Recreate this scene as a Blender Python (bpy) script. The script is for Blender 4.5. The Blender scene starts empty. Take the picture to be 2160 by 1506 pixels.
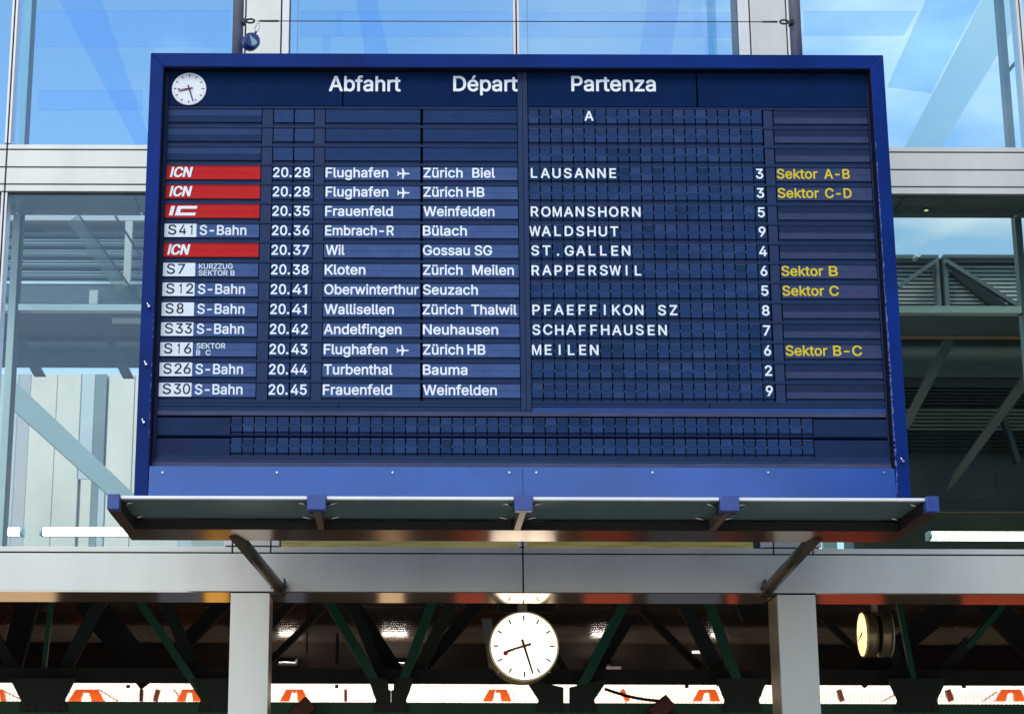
import bpy, bmesh, math, random
from mathutils import Vector, Matrix
random.seed(7)
R = math.radians
SC = bpy.context.scene
COL = SC.collection

# ------------------------------------------------------------------ camera, sky, sun, exposure
FPX, PITCH, ROLL, PX, PY, EYE = 4170.0, math.atan(4170.0 / 15850.0), 0.003, 852.0, 753.0, 1.6
cp, sp_, cr, sr = math.cos(PITCH), math.sin(PITCH), math.cos(ROLL), math.sin(ROLL)
cam = bpy.data.objects.new('camera', bpy.data.cameras.new('camera'))
COL.objects.link(cam); SC.camera = cam
rt, up, fw = Vector((1, 0, 0)), Vector((0, -sp_, cp)), Vector((0, cp, sp_))
cx_, cy_ = rt * cr + up * sr, up * cr - rt * sr
cam.matrix_world = Matrix(((cx_[0], cy_[0], -fw[0], 0), (cx_[1], cy_[1], -fw[1], 0), (cx_[2], cy_[2], -fw[2], EYE), (0, 0, 0, 1)))
cam.data.sensor_width = 36; cam.data.lens = 36 * FPX / 2160; cam.data.shift_x = (1080 - PX) / 2160
cam.data.clip_end = 2000; cam.data.clip_start = 0.1
cam.data.dof.use_dof = True; cam.data.dof.focus_distance = 9.9; cam.data.dof.aperture_fstop = 7.0

SUN_EL, SUN_AZ = 44, 30          # sun behind the camera, up and to the left
w = bpy.data.worlds.new("World"); SC.world = w; w.use_nodes = True
nt = w.node_tree; bg = nt.nodes['Background']; bg.inputs[1].default_value = 0.15
sky = nt.nodes.new('ShaderNodeTexSky'); sky.sky_type = 'NISHITA'; sky.sun_disc = False
sky.sun_elevation = R(SUN_EL); sky.sun_rotation = R(180 + SUN_AZ)
sky.air_density = 1.0; sky.dust_density = 0.3; sky.ozone_density = 1.0
tc = nt.nodes.new('ShaderNodeTexCoord'); mp = nt.nodes.new('ShaderNodeMapping'); mp.inputs['Scale'].default_value = (1.6, 1.6, 4.5)
nz = nt.nodes.new('ShaderNodeTexNoise'); nz.inputs['Scale'].default_value = 1.6; nz.inputs['Detail'].default_value = 6; nz.inputs['Roughness'].default_value = 0.55
rp = nt.nodes.new('ShaderNodeValToRGB'); rp.color_ramp.elements[0].position = 0.50; rp.color_ramp.elements[1].position = 0.64
mx = nt.nodes.new('ShaderNodeMix'); mx.data_type = 'RGBA'; mx.inputs['B'].default_value = (8.2, 7.5, 6.9, 1)
mul = nt.nodes.new('ShaderNodeMath'); mul.operation = 'MULTIPLY'; mul.inputs[1].default_value = 0.7
L = nt.links.new
L(tc.outputs['Generated'], mp.inputs[0]); L(mp.outputs[0], nz.inputs['Vector']); L(nz.outputs['Fac'], rp.inputs[0])
L(rp.outputs[0], mul.inputs[0]); L(mul.outputs[0], mx.inputs['Factor']); L(sky.outputs[0], mx.inputs['A']); L(mx.outputs['Result'], bg.inputs[0])

sl = bpy.data.lights.new('sun', 'SUN'); sl.energy = 1.5; sl.angle = R(24); sl.color = (1.0, 0.91, 0.80)
so = bpy.data.objects.new('sun', sl); COL.objects.link(so)
sd = Vector((-math.sin(R(SUN_AZ)) * math.cos(R(SUN_EL)), -math.cos(R(SUN_AZ)) * math.cos(R(SUN_EL)), math.sin(R(SUN_EL))))
so.rotation_euler = sd.to_track_quat('Z', 'Y').to_euler(); so.location = (-6, -10, 12)
SC.view_settings.view_transform = 'Standard'; SC.view_settings.look = 'None'
SC.view_settings.exposure = 0.42; SC.view_settings.gamma = 1.0; SC.view_settings.use_curve_mapping = False
SC.cycles.max_bounces = 10; SC.cycles.transparent_max_bounces = 16; SC.cycles.use_denoising = True

def Q(x, y, Y):
    """point of the upright plane at distance Y that a line of sight meets -> (X, Z)"""
    dx, dy = x - PX, y - PY
    ux, uy = cr * dx + sr * dy, -sr * dx + cr * dy
    vy, vz = FPX * cp + uy * sp_, FPX * sp_ - uy * cp
    return ux * Y / vy, EYE + vz * Y / vy

# ------------------------------------------------------------------ materials
def mat(name, col, rough=0.5, metal=0.0, coat=0.0, crough=0.12, cior=1.5, noise=0.0, nscale=6.0, emit=None, estr=0.0, bump=0.0, stretch=(1, 1, 1), spec=0.5, col2=None):
    m = bpy.data.materials.new(name); m.use_nodes = True
    t = m.node_tree; b = t.nodes['Principled BSDF']
    b.inputs['Base Color'].default_value = (*col, 1); b.inputs['Roughness'].default_value = rough
    b.inputs['Metallic'].default_value = metal; b.inputs['Coat Weight'].default_value = coat; b.inputs['Coat Roughness'].default_value = crough
    b.inputs['Coat IOR'].default_value = cior
    b.inputs['Specular IOR Level'].default_value = spec
    if emit: b.inputs['Emission Color'].default_value = (*emit, 1); b.inputs['Emission Strength'].default_value = estr
    if noise or bump:
        c = t.nodes.new('ShaderNodeTexCoord'); mpp = t.nodes.new('ShaderNodeMapping'); mpp.inputs['Scale'].default_value = stretch
        geo = t.nodes.new('ShaderNodeNewGeometry')
        n = t.nodes.new('ShaderNodeTexNoise'); n.inputs['Scale'].default_value = nscale; n.inputs['Detail'].default_value = 8; n.inputs['Roughness'].default_value = 0.6
        t.links.new(geo.outputs['Position'], mpp.inputs[0]); t.links.new(mpp.outputs[0], n.inputs['Vector'])
        if noise:
            r = t.nodes.new('ShaderNodeValToRGB'); r.color_ramp.elements[0].position = 0.3; r.color_ramp.elements[1].position = 0.7
            c2 = col2 or tuple(v * (1 - noise) for v in col)
            r.color_ramp.elements[0].color = (*c2, 1); r.color_ramp.elements[1].color = (*col, 1)
            t.links.new(n.outputs['Fac'], r.inputs[0]); t.links.new(r.outputs[0], b.inputs['Base Color'])
            mr = t.nodes.new('ShaderNodeMapRange'); mr.inputs['To Min'].default_value = rough * 0.8; mr.inputs['To Max'].default_value = min(1, rough * 1.3)
            t.links.new(n.outputs['Fac'], mr.inputs['Value']); t.links.new(mr.outputs[0], b.inputs['Roughness'])
        if bump:
            bp = t.nodes.new('ShaderNodeBump'); bp.inputs['Strength'].default_value = bump; bp.inputs['Distance'].default_value = 0.01
            t.links.new(n.outputs['Fac'], bp.inputs['Height']); t.links.new(bp.outputs[0], b.inputs['Normal'])
    return m

def glassmat(name, tint, refl=0.12, rough=0.0, veil=0.0, vcol=(0.5, 0.7, 0.9)):
    """thin pane: tinted see-through, mirror gloss, and a little diffuse dust / frosting"""
    m = bpy.data.materials.new(name); m.use_nodes = True; t = m.node_tree; t.nodes.clear()
    o = t.nodes.new('ShaderNodeOutputMaterial'); a = t.nodes.new('ShaderNodeBsdfTransparent'); a.inputs[0].default_value = (*tint, 1)
    g = t.nodes.new('ShaderNodeBsdfGlossy'); g.inputs['Roughness'].default_value = rough; g.inputs[0].default_value = (0.9, 0.95, 1, 1)
    x = t.nodes.new('ShaderNodeMixShader'); x.inputs[0].default_value = refl
    t.links.new(a.outputs[0], x.inputs[1]); t.links.new(g.outputs[0], x.inputs[2]); last = x
    if veil:
        d = t.nodes.new('ShaderNodeBsdfDiffuse'); d.inputs[0].default_value = (*vcol, 1)
        x2 = t.nodes.new('ShaderNodeMixShader'); x2.inputs[0].default_value = veil
        t.links.new(x.outputs[0], x2.inputs[1]); t.links.new(d.outputs[0], x2.inputs[2]); last = x2
    t.links.new(last.outputs[0], o.inputs[0]); return m

M = dict(
    frame=mat('glossy blue paint', (0.0008, 0.026, 0.215), 0.4, coat=0.12, crough=0.25, spec=0.08, noise=0.45, nscale=2.0, bump=0.06),
    fascia=mat('glossy blue fascia paint', (0.007, 0.078, 0.42), 0.3, coat=1.0, crough=0.16, cior=1.75, spec=0.2, noise=0.3, nscale=2.5, bump=0.04),
    navy=mat('navy sheet', (0.003, 0.019, 0.085), 0.55, noise=0.25, nscale=5, spec=0.04),
    rail=mat('navy rail', (0.014, 0.034, 0.105), 0.45, noise=0.2, nscale=9, spec=0.12),
    spacer=mat('navy spacer', (0.021, 0.042, 0.118), 0.5, noise=0.2, nscale=12, spec=0.12),
    cellA=mat('flap leaf navy', (0.013, 0.045, 0.145), 0.42, noise=0.25, nscale=30, spec=0.12),
    cellB=mat('flap leaf navy faded', (0.019, 0.052, 0.165), 0.38, noise=0.2, nscale=30, spec=0.12),
    cellC=mat('flap leaf navy deep', (0.009, 0.036, 0.120), 0.45, noise=0.2, nscale=30, spec=0.12),
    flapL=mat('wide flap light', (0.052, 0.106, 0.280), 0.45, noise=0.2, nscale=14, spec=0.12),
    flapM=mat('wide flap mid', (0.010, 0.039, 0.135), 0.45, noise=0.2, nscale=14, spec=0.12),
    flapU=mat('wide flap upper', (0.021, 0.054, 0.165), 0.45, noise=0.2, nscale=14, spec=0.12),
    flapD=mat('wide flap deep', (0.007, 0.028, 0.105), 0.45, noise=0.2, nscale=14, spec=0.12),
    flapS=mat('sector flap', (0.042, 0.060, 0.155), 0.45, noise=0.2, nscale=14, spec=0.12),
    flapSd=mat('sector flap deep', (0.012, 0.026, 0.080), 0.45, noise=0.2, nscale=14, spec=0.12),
    lip=mat('leaf edge', (0.070, 0.105, 0.230), 0.4, spec=0.12),
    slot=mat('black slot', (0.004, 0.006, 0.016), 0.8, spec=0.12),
    white=mat('white print', (0.76, 0.86, 0.97), 0.5, spec=0.12),
    wbadge=mat('white badge', (0.70, 0.82, 0.94), 0.5, noise=0.06, nscale=40, spec=0.12),
    yellow=mat('yellow print', (0.62, 0.52, 0.035), 0.5, spec=0.12),
    red=mat('red flap', (0.50, 0.014, 0.016), 0.45, noise=0.12, nscale=20, spec=0.12),
    black=mat('black print', (0.012, 0.02, 0.035), 0.5, spec=0.12),
    alu=mat('anodised cladding', (0.67, 0.70, 0.665), 0.40, metal=0.35, noise=0.15, nscale=1.3, stretch=(2.2, 1, 0.7), bump=0.008),
    alusat=mat('polished soffit', (0.60, 0.50, 0.38), 0.10, metal=0.9, noise=0.1, nscale=2, stretch=(4, 1, 1)),
    reveal=mat('bronze reveal', (0.42, 0.34, 0.25), 0.3, metal=0.6, noise=0.15, nscale=3),
    joint=mat('joint gasket', (0.01, 0.013, 0.014), 0.8),
    gasket=mat('grey gasket', (0.10, 0.12, 0.13), 0.7),
    galv=mat('galvanised pole', (0.34, 0.39, 0.47), 0.35, metal=0.25, noise=0.4, nscale=14, stretch=(1, 1, 0.4)),
    bronze=mat('brown painted tube', (0.065, 0.05, 0.032), 0.35, metal=0.3, noise=0.3, nscale=8),
    steel=mat('dark fitting', (0.05, 0.05, 0.055), 0.35, metal=0.8),
    bright=mat('bright fitting', (0.75, 0.76, 0.78), 0.2, metal=1.0),
    railw=mat('white edged rail', (0.78, 0.84, 0.88), 0.35, metal=0.2, noise=0.1, nscale=4),
    mesh=mat('wired glass tray', (0.14, 0.235, 0.225), 0.35, noise=0.45, nscale=55, bump=0.3, spec=0.12),
    polish=mat('polished underside', (0.46, 0.27, 0.17), 0.17, metal=1.0, noise=0.2, nscale=1.2, stretch=(3, 1, 1)),
    blackface=mat('black inner face', (0.003, 0.003, 0.006), 0.6),
    reel=mat('blue plastic', (0.006, 0.03, 0.17), 0.3, coat=0.4),
    green=mat('dark green steel', (0.004, 0.105, 0.055), 0.42, noise=0.35, nscale=3),
    greend=mat('very dark green steel', (0.006, 0.022, 0.014), 0.5, noise=0.3, nscale=3),
    darksteel=mat('dark roof steel', (0.006, 0.006, 0.005), 0.6, noise=0.3, nscale=3),
    corr=mat('corrugated sheet', (0.22, 0.165, 0.12), 0.24, metal=0.95, noise=0.1, nscale=2),
    brown=mat('brown ceiling board', (0.028, 0.014, 0.007), 0.6, noise=0.3, nscale=2),
    orange=mat('orange steel', (0.80, 0.12, 0.012), 0.45, noise=0.2, nscale=3),
    palewall=mat('pale translucent wall', (0.82, 0.80, 0.76), 0.5),
    postw=mat('pale green post', (0.62, 0.67, 0.66), 0.4, noise=0.1, nscale=4),
    louvre=mat('louvre blade', (0.66, 0.78, 0.84), 0.4, metal=0.2, noise=0.15, nscale=2, stretch=(0.5, 1, 4)),
    louvreb=mat('backing behind louvres', (0.016, 0.030, 0.040), 0.5, noise=0.5, nscale=1.5),
    teal=mat('dark teal shade', (0.010, 0.018, 0.018), 0.4, noise=0.4, nscale=1.2),
    greywall=mat('grey board', (0.085, 0.11, 0.105), 0.5, noise=0.25, nscale=2, stretch=(1, 1, 4)),
    slate=mat('slate blue board', (0.07, 0.115, 0.135), 0.5, noise=0.3, nscale=3, stretch=(1, 1, 6)),
    olive=mat('olive beam', (0.045, 0.047, 0.034), 0.5, noise=0.2, nscale=2),
    palebeam=mat('pale grey beam', (0.58, 0.60, 0.57), 0.45, noise=0.12, nscale=1.5),
    bluebeam=glassmat('blue frosted fin', (0.80, 0.90, 1.0), 0.02, 0.2, 0.05, (0.3, 0.55, 0.95)),
    palefin=glassmat('pale frosted fin', (0.9, 0.97, 1.0), 0.03, 0.2, 0.9, (0.95, 0.95, 0.95)),
    softfin=glassmat('soft frosted strip', (0.84, 0.92, 1.0), 0.02, 0.2, 0.06, (0.5, 0.75, 1.0)),
    pane=glassmat('blue tinted pane', (0.74, 0.93, 1.0), 0.10),
    panelow=glassmat('lower pane', (0.88, 0.96, 0.95), 0.055),
    cream=mat('glazed cream panel', (0.92, 0.84, 0.70), 0.42, metal=0.3, noise=0.25, nscale=0.9, stretch=(1.2, 1, 1.0), bump=0.25),
    creamb=mat('glazed bluish panel', (0.66, 0.72, 0.72), 0.42, metal=0.3, noise=0.3, nscale=0.9, bump=0.25),
    tealstrip=mat('teal strip', (0.26, 0.34, 0.33), 0.4, noise=0.4, nscale=1.0),
    tube=mat('lit tube', (1, 1, 1), 0.5, emit=(1.0, 0.90, 0.70), estr=7),
    dial=mat('lit dial', (0.9, 0.9, 0.85), 0.5, emit=(1.0, 0.90, 0.72), estr=1.5),
    dialy=mat('lit dial warm', (0.9, 0.8, 0.6), 0.5, emit=(1.0, 0.66, 0.28), estr=1.6),
    clockcase=mat('clock case metal', (0.42, 0.32, 0.17), 0.25, metal=0.6, noise=0.2, nscale=5),
    ink=mat('clock ink', (0.05, 0.035, 0.02), 0.6),
    handred=mat('red hand', (0.35, 0.012, 0.01), 0.5),
    boarddial=mat('board clock dial', (0.72, 0.80, 0.90), 0.4),
    paving=mat('station paving', (0.42, 0.39, 0.34), 0.6, noise=0.3, nscale=2),
    gold=mat('brass mirrored glow', (0.75, 0.52, 0.20), 0.35, metal=0.0, emit=(0.8, 0.5, 0.16), estr=0.10, noise=0.6, nscale=4, stretch=(1, 1, 8)),  # emission imitates interior light mirrored in the glass
    litwall=mat('lit strip wall', (0.9, 0.88, 0.84), 0.5, emit=(1.0, 0.86, 0.74), estr=0.95),
    poster_red=mat('red lit poster', (0.5, 0.03, 0.02), 0.4, emit=(0.9, 0.14, 0.05), estr=0.2),
    poster_amber=mat('amber lit poster', (0.6, 0.35, 0.05), 0.4, emit=(1.0, 0.50, 0.08), estr=0.6),
    poster_cream=mat('cream lit poster', (0.7, 0.6, 0.5), 0.4, emit=(1.0, 0.66, 0.38), estr=0.55),
    poster_slate=mat('slate poster', (0.05, 0.06, 0.09), 0.4, emit=(0.3, 0.35, 0.45), estr=0.15),
)

# ------------------------------------------------------------------ mesh building
class MB:
    def __init__(s): s.v = []; s.f = []; s.m = []; s.sm = []
    def add(s, vs, fs, mi=0, smooth=False):
        n = len(s.v); s.v += [tuple(v) for v in vs]
        for f in fs: s.f.append(tuple(i + n for i in f)); s.m.append(mi); s.sm.append(smooth)
        return s
    def box(s, x0, x1, y0, y1, z0, z1, mi=0, faces=None):
        if x0 > x1: x0, x1 = x1, x0
        if y0 > y1: y0, y1 = y1, y0
        if z0 > z1: z0, z1 = z1, z0
        v = [(x0, y0, z0), (x1, y0, z0), (x1, y1, z0), (x0, y1, z0), (x0, y0, z1), (x1, y0, z1), (x1, y1, z1), (x0, y1, z1)]
        f = [(0, 1, 5, 4), (1, 2, 6, 5), (2, 3, 7, 6), (3, 0, 4, 7), (4, 5, 6, 7), (0, 3, 2, 1)]  # front right back left top bottom
        mm = faces or {}
        n = len(s.v); s.v += v
        for i, q in enumerate(f): s.f.append(tuple(k + n for k in q)); s.m.append(mm.get(i, mi)); s.sm.append(False)
        return s
    def prism(s, pts, y0, y1, mi=0):
        """pts (x, z) counter-clockwise as seen from -Y"""
        a = sum(p[0] * q[1] - q[0] * p[1] for p, q in zip(pts, pts[1:] + pts[:1]))
        if a < 0: pts = pts[::-1]
        n = len(pts)
        v = [(x, y0, z) for x, z in pts] + [(x, y1, z) for x, z in pts]
        f = [tuple(range(n)), tuple(range(2 * n - 1, n - 1, -1))] + [(i, i + n, (i + 1) % n + n, (i + 1) % n) for i in range(n)]
        return s.add(v, f, mi)
    def tube(s, p0, p1, r, n=14, mi=0, r1=None, caps=True):
        p0, p1 = Vector(p0), Vector(p1); d = (p1 - p0).normalized(); a = d.orthogonal().normalized(); b = d.cross(a); r1 = r if r1 is None else r1
        v = [p0 + (a * math.cos(t) + b * math.sin(t)) * r for t in [2 * math.pi * i / n for i in range(n)]]
        v += [p1 + (a * math.cos(t) + b * math.sin(t)) * r1 for t in [2 * math.pi * i / n for i in range(n)]]
        s.add(v, [(i, (i + 1) % n, (i + 1) % n + n, i + n) for i in range(n)], mi, True)
        if caps: s.add([], [], mi); k = len(s.v) - 2 * n; s.f += [tuple(k + i for i in range(n - 1, -1, -1)), tuple(k + n + i for i in range(n))]; s.m += [mi, mi]; s.sm += [False, False]
        return s
    def path(s, pts, r, n=8, mi=0):
        for a, b in zip(pts, pts[1:]): s.tube(a, b, r, n, mi)
        return s

WL = {}
def obj(name, mb, mats, parent=None, at=None, bevel=0.0, label=None, **props):
    if not isinstance(mats, (list, tuple)): mats = [mats]
    if at is None:
        xs, ys, zs = zip(*mb.v); at = ((min(xs) + max(xs)) / 2, (min(ys) + max(ys)) / 2, min(zs))
    me = bpy.data.meshes.new(name)
    me.from_pydata([(x - at[0], y - at[1], z - at[2]) for x, y, z in mb.v], [], mb.f)
    me.polygons.foreach_set('material_index', mb.m); me.polygons.foreach_set('use_smooth', mb.sm)
    for m in mats: me.materials.append(m)
    me.update()
    o = place(name, me, at, parent)
    if bevel:
        b = o.modifiers.new('bevel', 'BEVEL'); b.width = bevel; b.segments = 2; b.limit_method = 'ANGLE'
    if label: o['label'] = label
    for k, v in props.items(): o[k] = v
    return o
def place(name, me, at, parent=None, rot=None):
    o = bpy.data.objects.new(name, me); COL.objects.link(o)
    pw = WL.get(parent.name, (0, 0, 0)) if parent else (0, 0, 0)
    o.location = (at[0] - pw[0], at[1] - pw[1], at[2] - pw[2])
    if parent: o.parent = parent
    WL[o.name] = tuple(at)
    return o
def thing(name, label, cat, at, group=None):
    o = place(name, None, at); o['label'] = label; o['category'] = cat
    if group: o['group'] = group
    return o
def tag(o, label, cat, group=None):
    o['label'] = label; o['category'] = cat
    if group: o['group'] = group
    return o
def pbox(x0, y0, x1, y1, Y, d):
    """upright box whose front at distance Y spans these sight lines; d deep"""
    a = Q(x0, y0, Y); b = Q(x1, y1, Y); ym = (y0 + y1) / 2
    return MB().box(Q(x0, ym, Y)[0], Q(x1, ym, Y)[0], Y, Y + d, b[1], a[1])
def ppoly(pts, Y, d): return MB().prism([Q(x, y, Y) for x, y in pts], Y, Y + d)
def bar(x0, y0, x1, y1, w, Y, d, w1=None):
    """straight member between two sight lines, w wide in the same measure"""
    dx, dy = x1 - x0, y1 - y0; l = math.hypot(dx, dy); nx, ny = -dy / l * w / 2, dx / l * w / 2; k = (w1 or w) / w
    return ppoly([(x0 + nx, y0 + ny), (x1 + nx * k, y1 + ny * k), (x1 - nx * k, y1 - ny * k), (x0 - nx, y0 - ny)], Y, d)
M.update(dict(
    ribgrey=mat('grey bar', (0.30, 0.22, 0.20), 0.5),
    endpanel=mat('navy end panel', (0.010, 0.026, 0.088), 0.5, noise=0.25, nscale=5, spec=0.1),
    cellD=mat('flap leaf worn', (0.024, 0.060, 0.175), 0.4, noise=0.3, nscale=40, spec=0.12),
    cellE=mat('flap leaf dusky', (0.008, 0.032, 0.105), 0.4, noise=0.3, nscale=40, spec=0.12),
    facadeback=mat('grey joint backing', (0.34, 0.39, 0.38), 0.5),
    oppwall=mat('dark brick wall', (0.05, 0.045, 0.04), 0.8, noise=0.3, nscale=0.5),
    oppglass=mat('dark office glass', (0.02, 0.03, 0.035), 0.2),
    scuff=mat('bare scuffed paint', (0.10, 0.16, 0.48), 0.5, noise=0.5, nscale=60),
    bezel=mat('clock bezel', (0.80, 0.70, 0.45), 0.3, metal=0.3),
    panelowr=glassmat('lower pane right', (0.82, 0.92, 0.88), 0.05),
    uptube=mat('lit trough tube', (1, 1, 1), 0.5, emit=(1.0, 0.95, 0.88), estr=22),
    greysoffit=mat('grey green soffit', (0.30, 0.36, 0.34), 0.25, metal=0.5, noise=0.25, nscale=1.5),
    aluframe=mat('window frame metal', (0.70, 0.72, 0.74), 0.4, metal=0.25, noise=0.06, nscale=2),
    bead=mat('blue bead', (0.08, 0.22, 0.5), 0.4),
    greypost=mat('grey green post', (0.10, 0.14, 0.13), 0.4, noise=0.15, nscale=3),
    olivef=glassmat('olive sheen', (0.75, 0.80, 0.72), 0.03, 0.1, 0.15, (0.25, 0.27, 0.2)),
    mauve=mat('mauve grey panel', (0.52, 0.50, 0.53), 0.4, noise=0.4, nscale=1.2, col2=(0.62, 0.60, 0.58)),
    louvrew=mat('white louvre', (0.85, 0.88, 0.9), 0.35, noise=0.3, nscale=0.8),
    greysteel=mat('grey painted steel', (0.12, 0.155, 0.165), 0.4, noise=0.2, nscale=3),
    vdark=mat('very dark board', (0.008, 0.011, 0.009), 0.5, noise=0.4, nscale=1.2),
    rustbeam=mat('rust brown beam', (0.08, 0.045, 0.012), 0.5),
    greyrib=mat('grey green rib', (0.022, 0.040, 0.036), 0.4, noise=0.4, nscale=1.5),
    beigerib=mat('beige rib', (0.10, 0.095, 0.062), 0.45, noise=0.25, nscale=1.5),
    olived=mat('dark olive beam', (0.035, 0.036, 0.022), 0.5, noise=0.2, nscale=2),
    brownglow=mat('brown soffit', (0.06, 0.05, 0.025), 0.35, noise=0.4, nscale=2),
    amberedge=mat('amber strip', (0.35, 0.20, 0.07), 0.4),
    lamplens=mat('lamp lens', (1, 1, 0.8), 0.4, emit=(0.9, 0.85, 0.45), estr=0.8),
    ribpale=mat('pale rib', (0.75, 0.58, 0.53), 0.5),
    olivegreen=mat('olive green steel', (0.025, 0.035, 0.012), 0.4, noise=0.2, nscale=3),
    tubesoft=mat('lit strip', (1, 1, 1), 0.5, emit=(1, 0.97, 0.9), estr=0.9),
    dimlamp=mat('dim strip', (0.4, 0.35, 0.35), 0.5, emit=(1, 0.75, 0.75), estr=0.12),
    brownst=mat('brown stanchion', (0.10, 0.025, 0.012), 0.5),
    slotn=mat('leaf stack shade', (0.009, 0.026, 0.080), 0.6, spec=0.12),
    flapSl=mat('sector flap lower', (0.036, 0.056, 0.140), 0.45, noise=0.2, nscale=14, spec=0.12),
    fadedstrip=mat('faded blue strip', (0.022, 0.065, 0.24), 0.4, spec=0.12),
    faderail=mat('faded rail', (0.065, 0.080, 0.17), 0.45, noise=0.35, nscale=7, stretch=(1, 1, 6), spec=0.12),
    dimwhite=mat('small white print', (0.62, 0.73, 0.86), 0.5, spec=0.12),
    offwhite=mat('off white print', (0.70, 0.81, 0.93), 0.5, spec=0.12),
    redhand=mat('red board hand', (0.40, 0.02, 0.06), 0.5),
    inks=mat('fine ticks', (0.55, 0.50, 0.40), 0.6, emit=(1, .9, .7), estr=0.9),
    capblue=mat('blue end cap', (0.02, 0.06, 0.32), 0.35, coat=0.4, noise=0.35, nscale=25),
    armbrown=mat('arm brown', (0.30, 0.20, 0.14), 0.3, metal=0.6),
    reelmark=mat('pale emblem', (0.25, 0.45, 0.60), 0.5),
    stem=mat('clock stem', (0.45, 0.38, 0.30), 0.4),
))
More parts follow.
